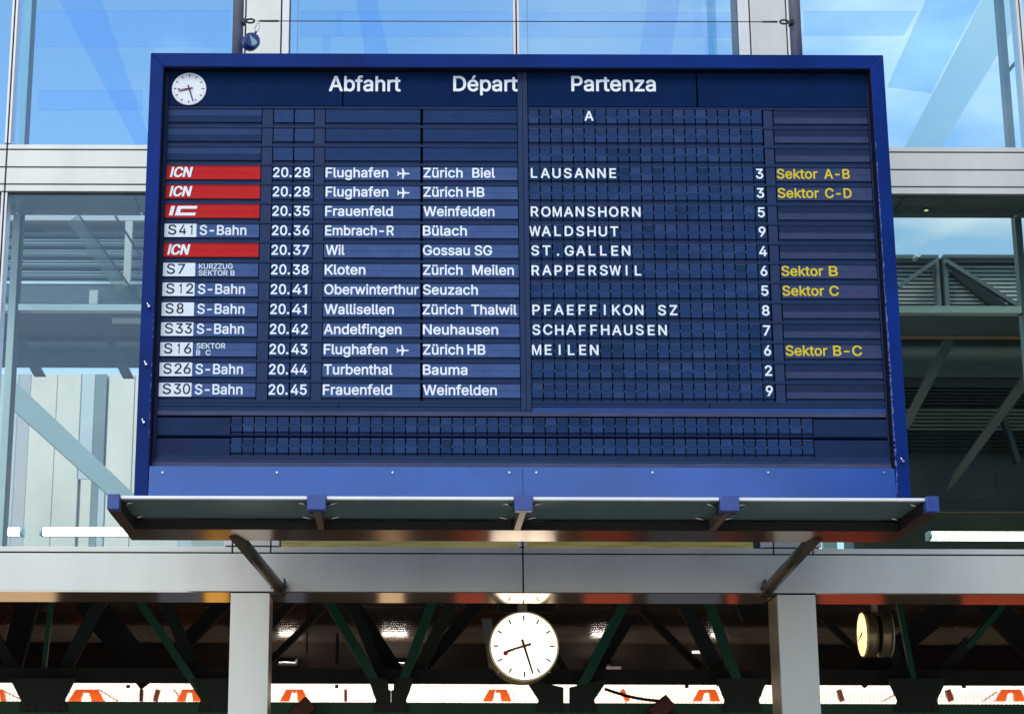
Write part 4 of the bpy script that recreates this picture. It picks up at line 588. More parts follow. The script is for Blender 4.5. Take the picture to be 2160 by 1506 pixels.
for x0, y0, x1, y1, w, m, lb in ((298, 1453, 297, 1478, 8, 'blackface', 'black stanchion before the bright strip in the left bay'), (333, 1453, 327, 1478, 10, 'brownst', 'brown leaning stanchion beside the black one'),
    (729, 1453, 729, 1478, 7, 'brownst', 'brown upright stanchion left of the green V foot'), (1770, 1453, 1778, 1478, 10, 'brownst', 'dark red stanchion right of the right pillar'),
    (2000, 1453, 2008, 1478, 11, 'brownst', 'dark red stanchion at the right of the far gusset'), (1312, 1453, 1325, 1478, 9, 'orange', 'slanting orange stanchion under the hanging cable')):
    tag(obj('stanchion', bar(x0, y0, x1, y1, w, 32.7, 0.1), M[m]), lb, 'stanchion')
for x0, y0, x1, y1, lb in ((4, 1455, 46, 1475, 'thin grey raking bar before the bright strip at the far left'), (208, 1453, 248, 1478, 'thin grey raking bar right of the orange frame in the left bay'),
    (1862, 1478, 1893, 1462, 'thin grey raking bar before the bright strip, just left of the far gusset'), (2074, 1478, 2104, 1458, 'thin grey raking bar beside the rightmost orange frame'), (100, 1470, 60, 1450, 'thin grey raking bar half hidden by the leftmost gusset'), (366, 1453, 385, 1478, 'thin dark raking bar leaning on the orange frame left of the left pillar')):
    tag(obj('raking_bar', bar(x0, y0, x1, y1, 3.5, 32.9, 0.05), M['ribgrey']), lb, 'steel bar')
for px, lb in ((266, 'small black clamp under the dark fascia, in the left bay'), (706, 'small black clamp under the dark fascia, between the left pillar and the clock'), (1445, 'small black clamp under the dark fascia, left of the right pillar'), (2030, 'small black clamp under the dark fascia, far right')):
    tag(obj('clamp', pbox(px, 1443, px + 8, 1450.5, 31.8, 0.05), M['blackface']), lb, 'clamp')
mb = MB(); pts = []
for i in range(13):
    u = i / 12; x = 1275 + 120 * u; y = 1452 + 26 * u + 5 * math.sin(u * 3.1)
    a = Q(x, y, 20); pts.append((a[0], 20, a[1]))
tag(obj('hanging_cable', mb.path(pts, 0.016), M['blackface']), 'dark cable sagging across the bright strip right of the clock', 'cable')
for x, y, lb in ((640, 1494, 'brown floodlight tilted on the green chord, right of the left pillar'), (1400, 1490, 'brown floodlight tilted on the green chord, left of the right pillar')):
    f = thing('floodlight', lb, 'floodlight', (Q(x, y + 20, 15.7)[0], 15.7, Q(x, y + 25, 15.7)[1]))
    obj('housing', bar(x - 22, y + 18, x + 16, y - 14, 34, 15.62, 0.16), M['brownst'], f, bevel=0.01)
    obj('bracket', bar(x + 4, y - 2, x + 26, y + 30, 9, 15.8, 0.05), M['blackface'], f)
pl = bpy.data.lights.new('frame_fill_light', 'AREA'); pl.shape = 'RECTANGLE'; pl.size = 22; pl.size_y = 0.15; pl.energy = 260; pl.color = (1.0, 0.85, 0.7)  # unseen fill light, added to brighten the orange frames
po = bpy.data.objects.new('frame_fill_light', pl); COL.objects.link(po); po.location = (3, 32.15, 3.6); po.rotation_euler = (R(150), 0, 0)
# lit posters along the far platform: what the polished soffits mirror
for x0, x1, m, c in ((-40, 110, 'poster_cream', 'cream'), (330, 420, 'poster_slate', 'slate'), (428, 478, 'poster_amber', 'amber'), (600, 640, 'poster_slate', 'narrow slate'), (800, 850, 'poster_cream', 'narrow cream'),
                  (962, 1025, 'poster_red', 'narrow red'), (1040, 1168, 'poster_cream', 'broad cream'), (1235, 1335, 'poster_red', 'broad red'), (1370, 1525, 'poster_slate', 'broad slate'), (1540, 1560, 'poster_red', 'thin red'), (1735, 1870, 'poster_red', 'wide red'), (2040, 2200, 'poster_red', 'widest red')):
    a, b = Q(x0, 1400, 27)[0], Q(x1, 1400, 27)[0]
    t = thing('poster_box', c + ' lit poster box standing on the far platform, mirrored in the soffit', 'poster box', ((a + b) / 2, 27, 0), 'poster boxes on the far platform')
    obj('frame', MB().box(a - 0.04, b + 0.04, 27.02, 27.2, 0, 2.0), M['greysteel'], t); obj('sheet', MB().box(a, b, 27.0, 27.018, 0.08, 1.95), M[m], t)

# ================================================================== THE DEPARTURE BOARD
YB, YP = 9.5, 9.56
Z0, DZ = 5.40235, -0.104065
ROWY = [245, 285, 325, 365.5, 406, 446.5, 487.5, 529, 570.5, 612, 653.5, 695, 738, 780.5, 822.5]
def PXX(x, y=611): return Q(x, y, YP)[0]
bc = (PXX(1103), 9.7, 3.25)
B = thing('departure_board', 'blue framed split-flap departure board with white lettering over the station entrance', 'departure board', bc)
# frame
fl, ft = Q(318, 112, YB); fr = Q(1863, 115, YB)[0]; il, it = Q(345, 141, YB); ir = Q(1836, 145, YB)[0]; ib = Q(1100, 985, YB)[1]
zb = 3.285
obj('top_frame', MB().prism([(fl, ft), (fr, ft), (ir, it), (il, it)], YB, YB + 0.09), M['frame'], B, bevel=0.003)
left_frame = obj('side_frame', MB().prism([(fl, ft - 0.0006), (il - 0.0006, it), (il - 0.0006, zb), (fl, zb)], YB, YB + 0.09), M['frame'], B, bevel=0.003)
right_frame = obj('side_frame', MB().prism([(fr, ft - 0.0006), (ir + 0.0006, it), (ir + 0.0006, zb), (fr, zb)], YB, YB + 0.09), M['frame'], B, bevel=0.003)
xm = PXX(1102.5, 1000) * YB / YP
for a, b in ((il + 0.001, xm), (xm, ir - 0.001)):
    f = obj('fascia_panel', MB().add([(a + .001, YB - 0.012, zb), (b - .001, YB - 0.012, zb), (b - .001, YB + 0.004, ib), (a + .001, YB + 0.004, ib), (a + .001, YB + 0.07, zb), (b - .001, YB + 0.07, zb), (b - .001, YB + 0.07, ib), (a + .001, YB + 0.07, ib)],
        [(0, 1, 2, 3), (4, 7, 6, 5), (3, 2, 6, 7), (1, 5, 6, 2), (0, 3, 7, 4), (0, 4, 5, 1)]), M['fascia'], B)
    for sx in (343, 584, 828, 1074, 1131, 1376, 1620, 1865):
        X, Zs = Q(sx, 996.5, YB)
        if a < X < b: obj('screw', MB().tube((X, YB - 0.006, Zs), (X, YB + 0.001, Zs), 0.0048, 10), M['bright'], f)
obj('case', MB().box(fl + 0.004, fr - 0.004, YB + 0.095, YB + 0.42, zb, ft - 0.004), M['frame'], B, bevel=0.003)
obj('back_sheet', MB().box(il + 0.001, ir - 0.001, YP + 0.032, YP + 0.034, ib + 0.001, it - 0.001), M['slot'], B)
obj('inner_wall', MB().box(il + 0.0005, il + 0.004, YB + 0.004, YP + 0.031, ib, it - 0.0005).box(ir - 0.004, ir - 0.0005, YB + 0.004, YP + 0.031, ib, it - 0.0005)
    .box(il + 0.0045, ir - 0.0045, YB + 0.004, YP + 0.031, it - 0.004, it - 0.0005), M['slot'], B)
# hooks on the frame
for x, y, par in ((315, 648, left_frame), (309, 770, left_frame), (304, 892, left_frame), (1903, 974, right_frame)):
    X, Zs = Q(x, y, YB)
    h = obj('latch', MB().tube((X, YB - 0.022, Zs), (X, YB - 0.002, Zs), 0.006, 10).tube((X - 0.004, YB - 0.018, Zs + 0.004), (X - 0.010, YB - 0.014, Zs + 0.020), 0.004, 8), M['bright'], par)

# scuffed paint along the inner edge of the side frames
for (xa, ya, xb_, yb), par, wmax in (((1867, 300, 1894, 1035), right_frame, 0.012), ((333, 520, 318, 930), left_frame, 0.005)):
    mb = MB(); n = 70; y = ya
    for i in range(n):
        u = i / n; yy = ya + (yb - ya) * u; h = (yb - ya) / n * random.uniform(0.5, 1.3)
        if random.random() < (0.12 if wmax > 0.01 else 0.65): continue
        X = Q(xa + (xb_ - xa) * u, yy, YB); Zb = Q(0, yy + h, YB)[1]; ww = wmax * random.uniform(0.25, 1) * (0.5 + 0.5 * u)
        x0_ = (ir + 0.0015) if par is right_frame else (il - 0.003 - ww)
        mb.prism([(x0_, X[1]), (x0_ + ww * random.uniform(.5, 1), X[1] - 0.001), (x0_ + ww, (X[1] + Zb) / 2), (x0_ + ww * random.uniform(.3, 1), Zb), (x0_, Zb)], YB - 0.0008, YB - 0.0002)
    obj('scuff', mb, M['scuff'], par, kind='stuff')
# fixed navy sheets
XA, XD0, XD1, XZ = PXX(341.6), PXX(1095), PXX(1118.8), PXX(1852.5)
ztop = Q(1100, 152, YP)[1]; zhb = Q(1100, 226, YP)[1]
for a, b in ((XA, Q(722.5, 190, YP)[0]), (Q(724.5, 190, YP)[0], XD0), (XD1, Q(1468.5, 190, YP)[0]), (Q(1471, 190, YP)[0], XZ)):
    obj('header_panel', MB().box(a + 0.001, b - 0.001, YP - 0.006, YP, zhb, ztop), M['navy'], B, bevel=0.001)
zrow = lambda k: Z0 + DZ * k
zlow = zrow(14) - 0.069
obj('header_rail', MB().box(XA, XD0, YP - 0.004, YP + 0.02, zrow(0) + 0.037, zhb - 0.003).box(XD1, XZ, YP - 0.004, YP + 0.02, zrow(0) + 0.037, zhb - 0.003), M['rail'], B)
obj('top_rail', MB().box(il + 0.005, ir - 0.005, YP - 0.002, YP + 0.02, ztop + 0.003, it - 0.012), M['navy'], B)
for a, b in ((il + 0.005, XA - 0.002), (XZ + 0.002, ir - 0.005)):
    obj('margin_strip', MB().box(a, b, YP - 0.001, YP + 0.02, ib + 0.036, ztop), M['rail'], B)
z868 = Q(1100, 868, YP)[1]
obj('divider_strip', MB().box(XD0 + 0.003, XD0 + 0.028, YP - 0.006, YP + 0.02, z868, ztop), M['spacer'], B)
obj('divider_strip', MB().box(XD0 + 0.030, XD1 - 0.003, YP - 0.008, YP + 0.02, z868, ztop), M['spacer'], B)
for k in range(15):
    z = zrow(k)
    for a, b in ((XA, XD0), (XD1, XZ)):
        r_ = MB().box(a, b, YP - 0.003, YP + 0.02, z - 0.068, z - 0.056)
        obj('row_rail', r_, M['rail'], B)
# strips above and below the message lines
def zat(y): return Q(1100, y, YP)[1]
for a, b in ((XA, Q(714, 858, YP)[0]), (Q(715, 858, YP)[0], XD0)): obj('lower_sheet', MB().box(a + .001, b - .001, YP - 0.002, YP + 0.015, zat(858.5), zlow - 0.001), M['rail'], B)
for a, b in ((XD1, Q(1496, 858, YP)[0]), (Q(1497, 858, YP)[0], XZ)): obj('lower_sheet', MB().box(a + .001, b - .001, YP - 0.002, YP + 0.015, zat(858.5), zlow - 0.001), M['rail'], B)
obj('lower_sheet', MB().box(XA, XD0, YP + 0.000, YP + 0.015, zat(868.5), zat(859.5)), M['rail'], B)
obj('lower_sheet', MB().box(XD1, XZ, YP + 0.000, YP + 0.015, zat(868.5), zat(859.5)), M['fadedstrip'], B)
obj('message_rail', MB().box(XA, XZ, YP - 0.010, YP + 0.015, zat(878.5), zat(869.5)), M['faderail'], B)
obj('message_rail', MB().box(XA, XZ, YP - 0.006, YP + 0.015, zat(970), zat(963)), M['rail'], B)
obj('bottom_strip', MB().box(il + 0.006, ir - 0.006, YP - 0.012, YP + 0.015, zat(977), zat(971)), M['spacer'], B)
obj('bottom_strip', MB().box(il + 0.006, ir - 0.006, YP - 0.018, YP + 0.015, ib + 0.001, zat(978)), M['faderail'], B)
obj('message_rail', MB().box(XA, XZ, YP - 0.002, YP + 0.015, zat(921.5), zat(918.5)), M['navy'], B)

# ---- flaps
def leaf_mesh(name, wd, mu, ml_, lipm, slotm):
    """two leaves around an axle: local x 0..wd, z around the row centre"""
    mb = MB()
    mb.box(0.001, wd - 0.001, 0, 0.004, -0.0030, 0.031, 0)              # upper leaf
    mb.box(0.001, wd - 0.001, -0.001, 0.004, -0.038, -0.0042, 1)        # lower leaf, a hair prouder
    mb.box(0.002, wd - 0.002, -0.002, 0.004, 0.0315, 0.0345, 2)         # bright upper lip
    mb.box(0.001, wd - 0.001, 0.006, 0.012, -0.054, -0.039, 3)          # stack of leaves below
    if wd > 0.1:
        n = max(2, int(wd / 0.075))
        for i in range(n): x = wd * (i + 0.7) / n; mb.box(x, x + 0.0035, -0.0022, -0.0012, -0.006, -0.0025, 3)
    else:
        mb.box(-0.002, 0.003, 0.001, 0.005, -0.010, 0.002, 2)
    me = bpy.data.meshes.new(name); me.from_pydata(mb.v, [], mb.f); me.polygons.foreach_set('material_index', mb.m)
    for m in (mu, ml_, lipm, slotm): me.materials.append(M[m])
    me.update(); return me
CX0, CW = PXX(1118.8), (PXX(1624.5) - PXX(1118.8)) / 21
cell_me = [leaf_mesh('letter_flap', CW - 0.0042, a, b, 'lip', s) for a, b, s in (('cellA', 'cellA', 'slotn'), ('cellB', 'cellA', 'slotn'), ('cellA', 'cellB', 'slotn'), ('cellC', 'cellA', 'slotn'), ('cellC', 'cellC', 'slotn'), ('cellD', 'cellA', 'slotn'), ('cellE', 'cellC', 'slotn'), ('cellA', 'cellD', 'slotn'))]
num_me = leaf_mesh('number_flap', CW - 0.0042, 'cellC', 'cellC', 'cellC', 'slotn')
CAP = 0.0505
def caption(name, parent, s, x0, zbase, cap, m, width=None, light=False, shear=0.0, y=YP - 0.0025):
    return obj(name, text_into(MB(), s, x0, zbase, cap, y, width, light, shear), M[m], parent)
def bold_run(par, k, s, x0, x1):
    a, b = Q(x0, ROWY[k], YP)[0], Q(x1, ROWY[k], YP)[0]
    mb = MB()
    for i in range(3): text_into(mb, s, a + i * 0.0016, zrow(k) - 0.0262, CAP * 1.04, YP - 0.0025 - i * 0.0003, b - a - 0.0032, False, 0.22)
    return obj('lettering', mb, M['white'], par)
def wide(name, k, xa, xb, mu, ml_):
    a, b = PXX(xa), PXX(xb); key = (name, round(b - a, 4), mu, ml_)
    if key not in WM: WM[key] = leaf_mesh(name, b - a, mu, ml_, 'rail' if mu != 'red' else 'red', 'slotn')
    return place(name, WM[key], (a, YP, zrow(k)), B)
WM = {}
def run(par, k, s, x0, x1, m='white', **kw):
    y = ROWY[k]; a, b = Q(x0, y, YP)[0], Q(x1, y, YP)[0]
    return caption('lettering', par, s, a, zrow(k) - 0.0252, CAP, m, width=b - a, **kw)
ROWS = {3: ('ICN', None, '28', [('Flughafen', 687, 819), ('*', 838, 865)], [('Zürich', 893, 976), ('Biel', 996, 1044)], 'LAUSANNE', '3', [('Sektor', 1638, 1724), ('A-B', 1738, 1792)]),
 4: ('ICN', None, '28', [('Flughafen', 687, 819), ('*', 838, 865)], [('Zürich', 893, 976), ('HB', 984, 1022)], '', '3', [('Sektor', 1640, 1727), ('C-D', 1740, 1796)]),
 5: ('IE', None, '35', [('Frauenfeld', 686, 829)], [('Weinfelden', 893, 1043)], 'ROMANSHORN', '5', None),
 6: ('S41', 'S-Bahn', '36', [('Embrach-R', 686, 831)], [('Bülach', 892, 985)], 'WALDSHUT', '9', None),
 7: ('ICN', None, '37', [('Wil', 687, 727)], [('Gossau', 892, 991), ('SG', 1001, 1038)], 'ST.GALLEN', '4', None),
 8: ('S7', 'KURZZUG|SEKTOR B', '38', [('Kloten', 685, 771)], [('Zürich', 892, 976), ('Meilen', 996, 1084)], 'RAPPERSWIL', '6', [('Sektor', 1648, 1736), ('B', 1748, 1767)]),
 9: ('S12', 'S-Bahn', '41', [('Oberwinterthur', 684, 883)], [('Seuzach', 892, 1008)], '', '5', [('Sektor', 1650, 1738), ('C', 1749, 1769)]),
 10: ('S8', 'S-Bahn', '41', [('Wallisellen', 684, 831)], [('Zürich', 891, 976), ('Thalwil', 994, 1090)], 'PFAEFFIKON SZ', '8', None),
 11: ('S33', 'S-Bahn', '42', [('Andelfingen', 683, 847)], [('Neuhausen', 892, 1051)], 'SCHAFFHAUSEN', '7', None),
 12: ('S16', 'SEKTOR|B  C', '43', [('Flughafen', 683, 817), ('*', 837, 863)], [('Zürich', 892, 977), ('HB', 986, 1024)], 'MEILEN', '6', [('Sektor', 1657, 1745), ('B-C', 1757, 1818)]),
 13: ('S26', 'S-Bahn', '44', [('Turbenthal', 683, 828)], [('Bauma', 892, 986)], '', '2', None),
 14: ('S30', 'S-Bahn', '45', [('Frauenfeld', 681, 827)], [('Weinfelden', 892, 1048)], '', '9', None)}
def words(par, k, lst, m='white'):
    for s, x0, x1 in lst:
        if s == '*':
            y = ROWY[k]; c = (x0 + x1) / 2 - 851.5
            P_ = [(865, 0), (862, -1.4), (853.5, -1.8), (850.8, -11), (847.8, -11), (848.8, -1.8), (842.5, -1.5), (840, -5), (838, -5), (839, 0), (838, 5), (840, 5), (842.5, 1.5), (848.8, 1.8), (847.8, 11), (850.8, 11), (853.5, 1.8), (862, 1.4)]
            obj('plane_symbol', MB().prism([Q(px + c, y + py + 1.5, YP) for px, py in P_], YP - 0.0027, YP - 0.0022), M[m], par)
        else: run(par, k, s, x0, x1, m)
# row lettering positions slide left a little towards the foot of the picture, as the columns do
for k in range(15):
    y = ROWY[k]; row = ROWS.get(k)
    if row is None:
        wide('train_type_flap', k, 341.6, 544, 'flapU', 'flapD')  # light and dark of tilted leaves put into their colours
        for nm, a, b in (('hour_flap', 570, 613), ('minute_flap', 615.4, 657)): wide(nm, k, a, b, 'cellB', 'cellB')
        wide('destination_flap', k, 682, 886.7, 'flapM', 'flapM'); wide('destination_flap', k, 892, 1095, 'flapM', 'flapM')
        wide('sector_flap', k, 1648.7, 1851.9, 'flapSd', 'flapSl')  # leaves stay flat; the tilt's lighter lower half is only colour
        word, plat = ('     A' if k == 0 else ''), None
    else:
        typ, sub, mi, d1, d2, word, plat, sek = row
        isred = typ in ('ICN', 'IE')
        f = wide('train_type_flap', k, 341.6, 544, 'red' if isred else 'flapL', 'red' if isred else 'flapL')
        x0 = PXX(341.6)
        if typ == 'ICN':
            bold_run(f, k, 'ICN', 358.5 - (k - 3) * 1.4, 407 - (k - 3) * 1.4)
        elif typ == 'IE':
            mbx = MB()
            q = lambda L_: [Q(300 + u / 3.963, 100 + v / 3.963, YP) for u, v in L_]
            for i, L_ in enumerate(([(222, 1408), (254, 1408), (275, 1328), (244, 1328)], [(272, 1408), (298, 1328), (333, 1328), (308, 1408)],
                       [(333.5, 1328), (463, 1328), (455, 1352), (326, 1352)], [(316, 1384), (449, 1384), (441, 1408), (308.5, 1408)])):
                mbx.prism(q(L_), YP - 0.0027, YP - 0.0022)
            obj('lettering', mbx, M['white'], f)
        else:
            wb = PXX(410.5) - x0
            obj('badge', MB().box(x0 + 0.002, x0 + wb, YP - 0.0022, YP - 0.0012, zrow(k) - 0.037, zrow(k) + 0.033), M['wbadge'], f)
            cap = 0.052; tw = {1: 0.0}
            caption('badge_lettering', f, 'S', x0 + 0.021, zrow(k) - 0.024, cap, 'black', light=True, y=YP - 0.0032, width=0.042)
            for i, c in enumerate(typ[1:]):
                one = c == '1'; x = x0 + 0.021 + (0.056, 0.101)[i] + (0.010 if one else 0)
                caption('badge_lettering', f, c, x, zrow(k) - 0.024, cap, 'black', light=True, y=YP - 0.0032, width=0.0125 if one else 0.036)
            if '|' in sub:
                l1, l2 = sub.split('|'); z = zrow(k); wd = 0.172 if k == 8 else 0.145
                caption('lettering', f, l1, PXX(418), z + 0.002, 0.027, 'dimwhite', width=wd)
                if k == 8: caption('lettering', f, l2, PXX(418), z - 0.033, 0.027, 'dimwhite', width=wd * 1.06)
                else:
                    caption('lettering', f, 'B', PXX(418), z - 0.033, 0.027, 'dimwhite'); caption('lettering', f, 'C', PXX(438), z - 0.033, 0.027, 'dimwhite')
            else:
                caption('lettering', f, 'S-Bahn', PXX(417.5), zrow(k) - 0.0252, CAP, 'offwhite', width=PXX(517) - PXX(417.5))
        f = wide('hour_flap', k, 570, 613, 'cellB', 'cellB')
        caption('lettering', f, '20', PXX(571), zrow(k) - 0.0252, CAP, 'white', width=PXX(603.5) - PXX(571))
        caption('lettering', f, '.', PXX(605.8), zrow(k) - 0.0252, CAP, 'white', width=0.0125)
        f = wide('minute_flap', k, 615.4, 657, 'cellB', 'cellB')
        wmin = PXX(650) - PXX(616.5)
        caption('lettering', f, mi, PXX(617), zrow(k) - 0.0252, CAP, 'white', width=wmin * (0.92 if '1' in mi else 1.0))
        f = wide('destination_flap', k, 682, 886.7, 'flapL', 'flapL'); words(f, k, d1)
        f = wide('destination_flap', k, 892, 1095, 'flapL', 'flapL'); words(f, k, d2)
        if sek: f = wide('sector_flap', k, 1648.7, 1851.9, 'flapS', 'flapS'); words(f, k, sek, 'yellow')
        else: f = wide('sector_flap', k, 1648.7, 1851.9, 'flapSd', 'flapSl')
    for a, b in ((545.5, 568), (658.5, 680.5), (1627, 1646.5)):
        obj('spacer_panel', MB().box(PXX(a), PXX(b), YP + 0.001, YP + 0.006, zrow(k) - 0.055, zrow(k) + 0.035), M['spacer'], B)
    for j in range(20):
        ch = word[j] if j < len(word) else ' '
        me = cell_me[4] if ch != ' ' else cell_me[random.choice((0, 0, 0, 1, 2, 3, 5, 6, 7))]
        o = place('letter_flap', me, (CX0 + j * CW + 0.0021, YP + (random.random() - 0.5) * 0.0016, zrow(k)), B)
        if ch != ' ':
            ink = [v[0] for v in glyph(ch)[1]]
            wd_ = (max(ink) - min(ink)) * CAP * (0.86 if ch in 'MW' else 1.0)
            caption('lettering', o, ch, CX0 + (j + 0.5) * CW - wd_ / 2 - 0.002, zrow(k) - 0.0252 + random.uniform(-0.0009, 0.0009), CAP, 'white', width=wd_, y=YP - 0.0032)
    o = place('number_flap', num_me if plat else cell_me[0], (CX0 + 20 * CW + 0.0021, YP, zrow(k)), B)
    if plat:
        ink = [v[0] for v in glyph(plat)[1]]; wd_ = (max(ink) - min(ink)) * CAP
        caption('lettering', o, plat, CX0 + 20.52 * CW - wd_ / 2, zrow(k) - 0.0252, CAP, 'white', width=wd_, y=YP - 0.0032)
# message lines
mx0 = Q(487, 900, YP)[0]; mx1 = Q(1715, 900, YP)[0]; mw = (mx1 - mx0) / 50
msg_me = [leaf_mesh('message_flap', mw - 0.0042, a, b, 'lip', 'slotn') for a, b in (('cellA', 'cellA'), ('cellA', 'cellA'), ('cellB', 'cellA'), ('cellA', 'cellB'), ('cellE', 'cellC'), ('cellC', 'cellA'), ('cellA', 'cellD'))]
for y0 in (897.5, 941.5):
    zc = Q(1100, y0, YP)[1]
    for a, b in ((XA, mx0 - 0.003), (mx1 + 0.002, XZ)):
        obj('end_panel', MB().box(a, b, YP - 0.004, YP + 0.01, zc - 0.052, zc + 0.035), M['endpanel'], B)
    for j in range(50):
        place('message_flap', random.choice(msg_me), (mx0 + j * mw + 0.0021, YP, zc + 0.003), B)
# title lettering
for s, x0, x1, hp in (('Abfahrt', 694, 845, None), ('Départ', 956, 1092, None), ('Partenza', 1205, 1383, None)):
    a, b = Q(x0, 178, YP - 0.006), Q(x1, 178, YP - 0.006)
    zt, zbm = Q(x0, 163, YP)[1], Q(x0, 193.5, YP)[1]
    caption('title_lettering', B, s, a[0], zbm, zt - zbm, 'white', width=b[0] - a[0], y=YP - 0.0085)

# ---- clock faces
def disc(c, r, Y, d, n=64): return MB().tube((c[0], Y + d, c[1]), (c[0], Y, c[1]), r, n)
def hand(c, ang, l0, l1, w0, w1, Y, d):
    s, k = math.sin(R(ang)), math.cos(R(ang))
    P2 = [(-w0 / 2, -l0), (w0 / 2, -l0), (w1 / 2, l1), (-w1 / 2, l1)]
    return MB().prism([(c[0] + x * k + z * s, c[1] - x * s + z * k) for x, z in P2], Y, Y + d)
def clock_parts(par, c, r, Y, dialm, inkm, redm, hour=253.5, minute=163, second=248.6, step=0.004):
    dl = obj('dial', disc(c, r, Y, 0.006), M[dialm], par)
    for h in range(12):
        obj('hour_mark', hand(c, h * 30, -r * 0.76, r * 0.92, r * 0.05, r * 0.05, Y - 0.0012, 0.001), M[inkm], par if par.name.startswith('station') else par)
    mb = MB()
    for m in range(60):
        if m % 5:
            s, k = math.sin(R(m * 6)), math.cos(R(m * 6))
            P2 = [(-r * .006, r * .885), (r * .006, r * .885), (r * .006, r * .92), (-r * .006, r * .92)]
            mb.prism([(c[0] + x * k + z * s, c[1] - x * s + z * k) for x, z in P2], Y - 0.0012, Y - 0.0002)
    obj('minute_marks', mb, M[inkm + 's' if inkm == 'ink' else inkm], par, kind='stuff')
    obj('hour_hand', hand(c, hour, r * 0.22, r * 0.54, r * 0.085, r * 0.06, Y - step, 0.0015), M[inkm], par)
    obj('minute_hand', hand(c, minute, r * 0.21, r * 0.86, r * 0.085, r * 0.055, Y - step * 2, 0.0015), M[inkm], par)
    h2 = hand(c, second, r * 0.22, r * 0.56, r * 0.035, r * 0.028, Y - step * 3, 0.0012)
    cc = (c[0] + math.sin(R(second)) * r * 0.60, c[1] + math.cos(R(second)) * r * 0.60)
    h2.tube((cc[0], Y - step * 3 + 0.0012, cc[1]), (cc[0], Y - step * 3, cc[1]), r * 0.075, 20)
    obj('second_hand', h2, M[redm], par)
cb = Q(399, 188.5, YP - 0.01); rb = Q(435, 188, YP)[0] - Q(399, 188, YP)[0]
bcl = obj('board_clock', MB().tube((cb[0], YP - 0.003, cb[1]), (cb[0], YP - 0.0135, cb[1]), rb, 64), M['boarddial'], B)
clock_parts(bcl, cb, rb * 0.97, YP - 0.015, 'boarddial', 'black', 'redhand', hour=254, minute=162, second=262, step=0.003)

# ---- tray under the board
tz0, tz1 = 3.2172, 3.285
YT0, YT1 = 8.9, 9.74
tray = obj('tray', MB().box(Q(235, 1060, YT0)[0], Q(1970, 1060, YT0)[0], YT0 + 0.03, YB - 0.025, tz1 - 0.012, tz1 - 0.008), M['mesh'], B)
xl, xr_ = Q(227, 1060, YT0)[0], Q(1978, 1060, YT0)[0]
cw_ = Q(253, 1060, YT0)[0] - xl
zlip = Q(1100, 1054, YT0)[1]
caps = [(xl, xl + cw_), *[(Q(a, 1060, YT0)[0], Q(b, 1060, YT0)[0]) for a, b in ((648, 688), (1084.5, 1123.5), (1518, 1558))], (xr_ - cw_, xr_)]
for (a, b), (c, d) in zip(caps, caps[1:]):
    obj('front_rail', MB().box(b + 0.001, c - 0.001, YT0, YT0 + 0.028, zlip, tz1 - 0.002), M['railw'], tray, bevel=0.002)
for i, (a, b) in enumerate(caps):
    obj('end_cap', MB().box(a, b, YT0 - 0.02, YT0 + 0.045, tz0, tz1 + 0.003), M['capblue'], tray, bevel=0.003)
    if i in (0, 4):
        obj('side_arm', MB().box(a, b, YT0 + 0.046, YT1, tz0, tz1 - 0.002, 0, {5: 1}), [M['blackface'], M['polish']], tray)
    else:
        m = (a + b) / 2
        obj('arm', MB().box(m - 0.015, m + 0.015, YT0 + 0.046, 9.419, tz0 + 0.001, tz1 - 0.013), M['armbrown'], tray)
        obj('arm_shoe', MB().box(a + 0.002, b - 0.002, YT0 + 0.046, YT0 + 0.12, tz0 + 0.006, tz1 - 0.013), M['blackface'], tray)
    for sgn in (-1, 1):
        if (i == 0 and sgn < 0) or (i == 4 and sgn > 0): continue
        e = a if sgn < 0 else b
        for yy in (YT0 + 0.10, 9.36):
            obj('clip', MB().tube((e + sgn * 0.002, yy, tz1 - 0.022), (e + sgn * 0.045, yy - 0.008, tz1 - 0.016), 0.006, 8, r1=0.003), M['bright'], tray)
obj('back_beam', MB().box(caps[0][1] + 0.001, caps[4][0] - 0.001, 9.42, YT1, tz0, 3.262, 0, {5: 1}), [M['blackface'], M['polish']], tray)
tray['label'] = 'wired glass tray on blue capped arms'

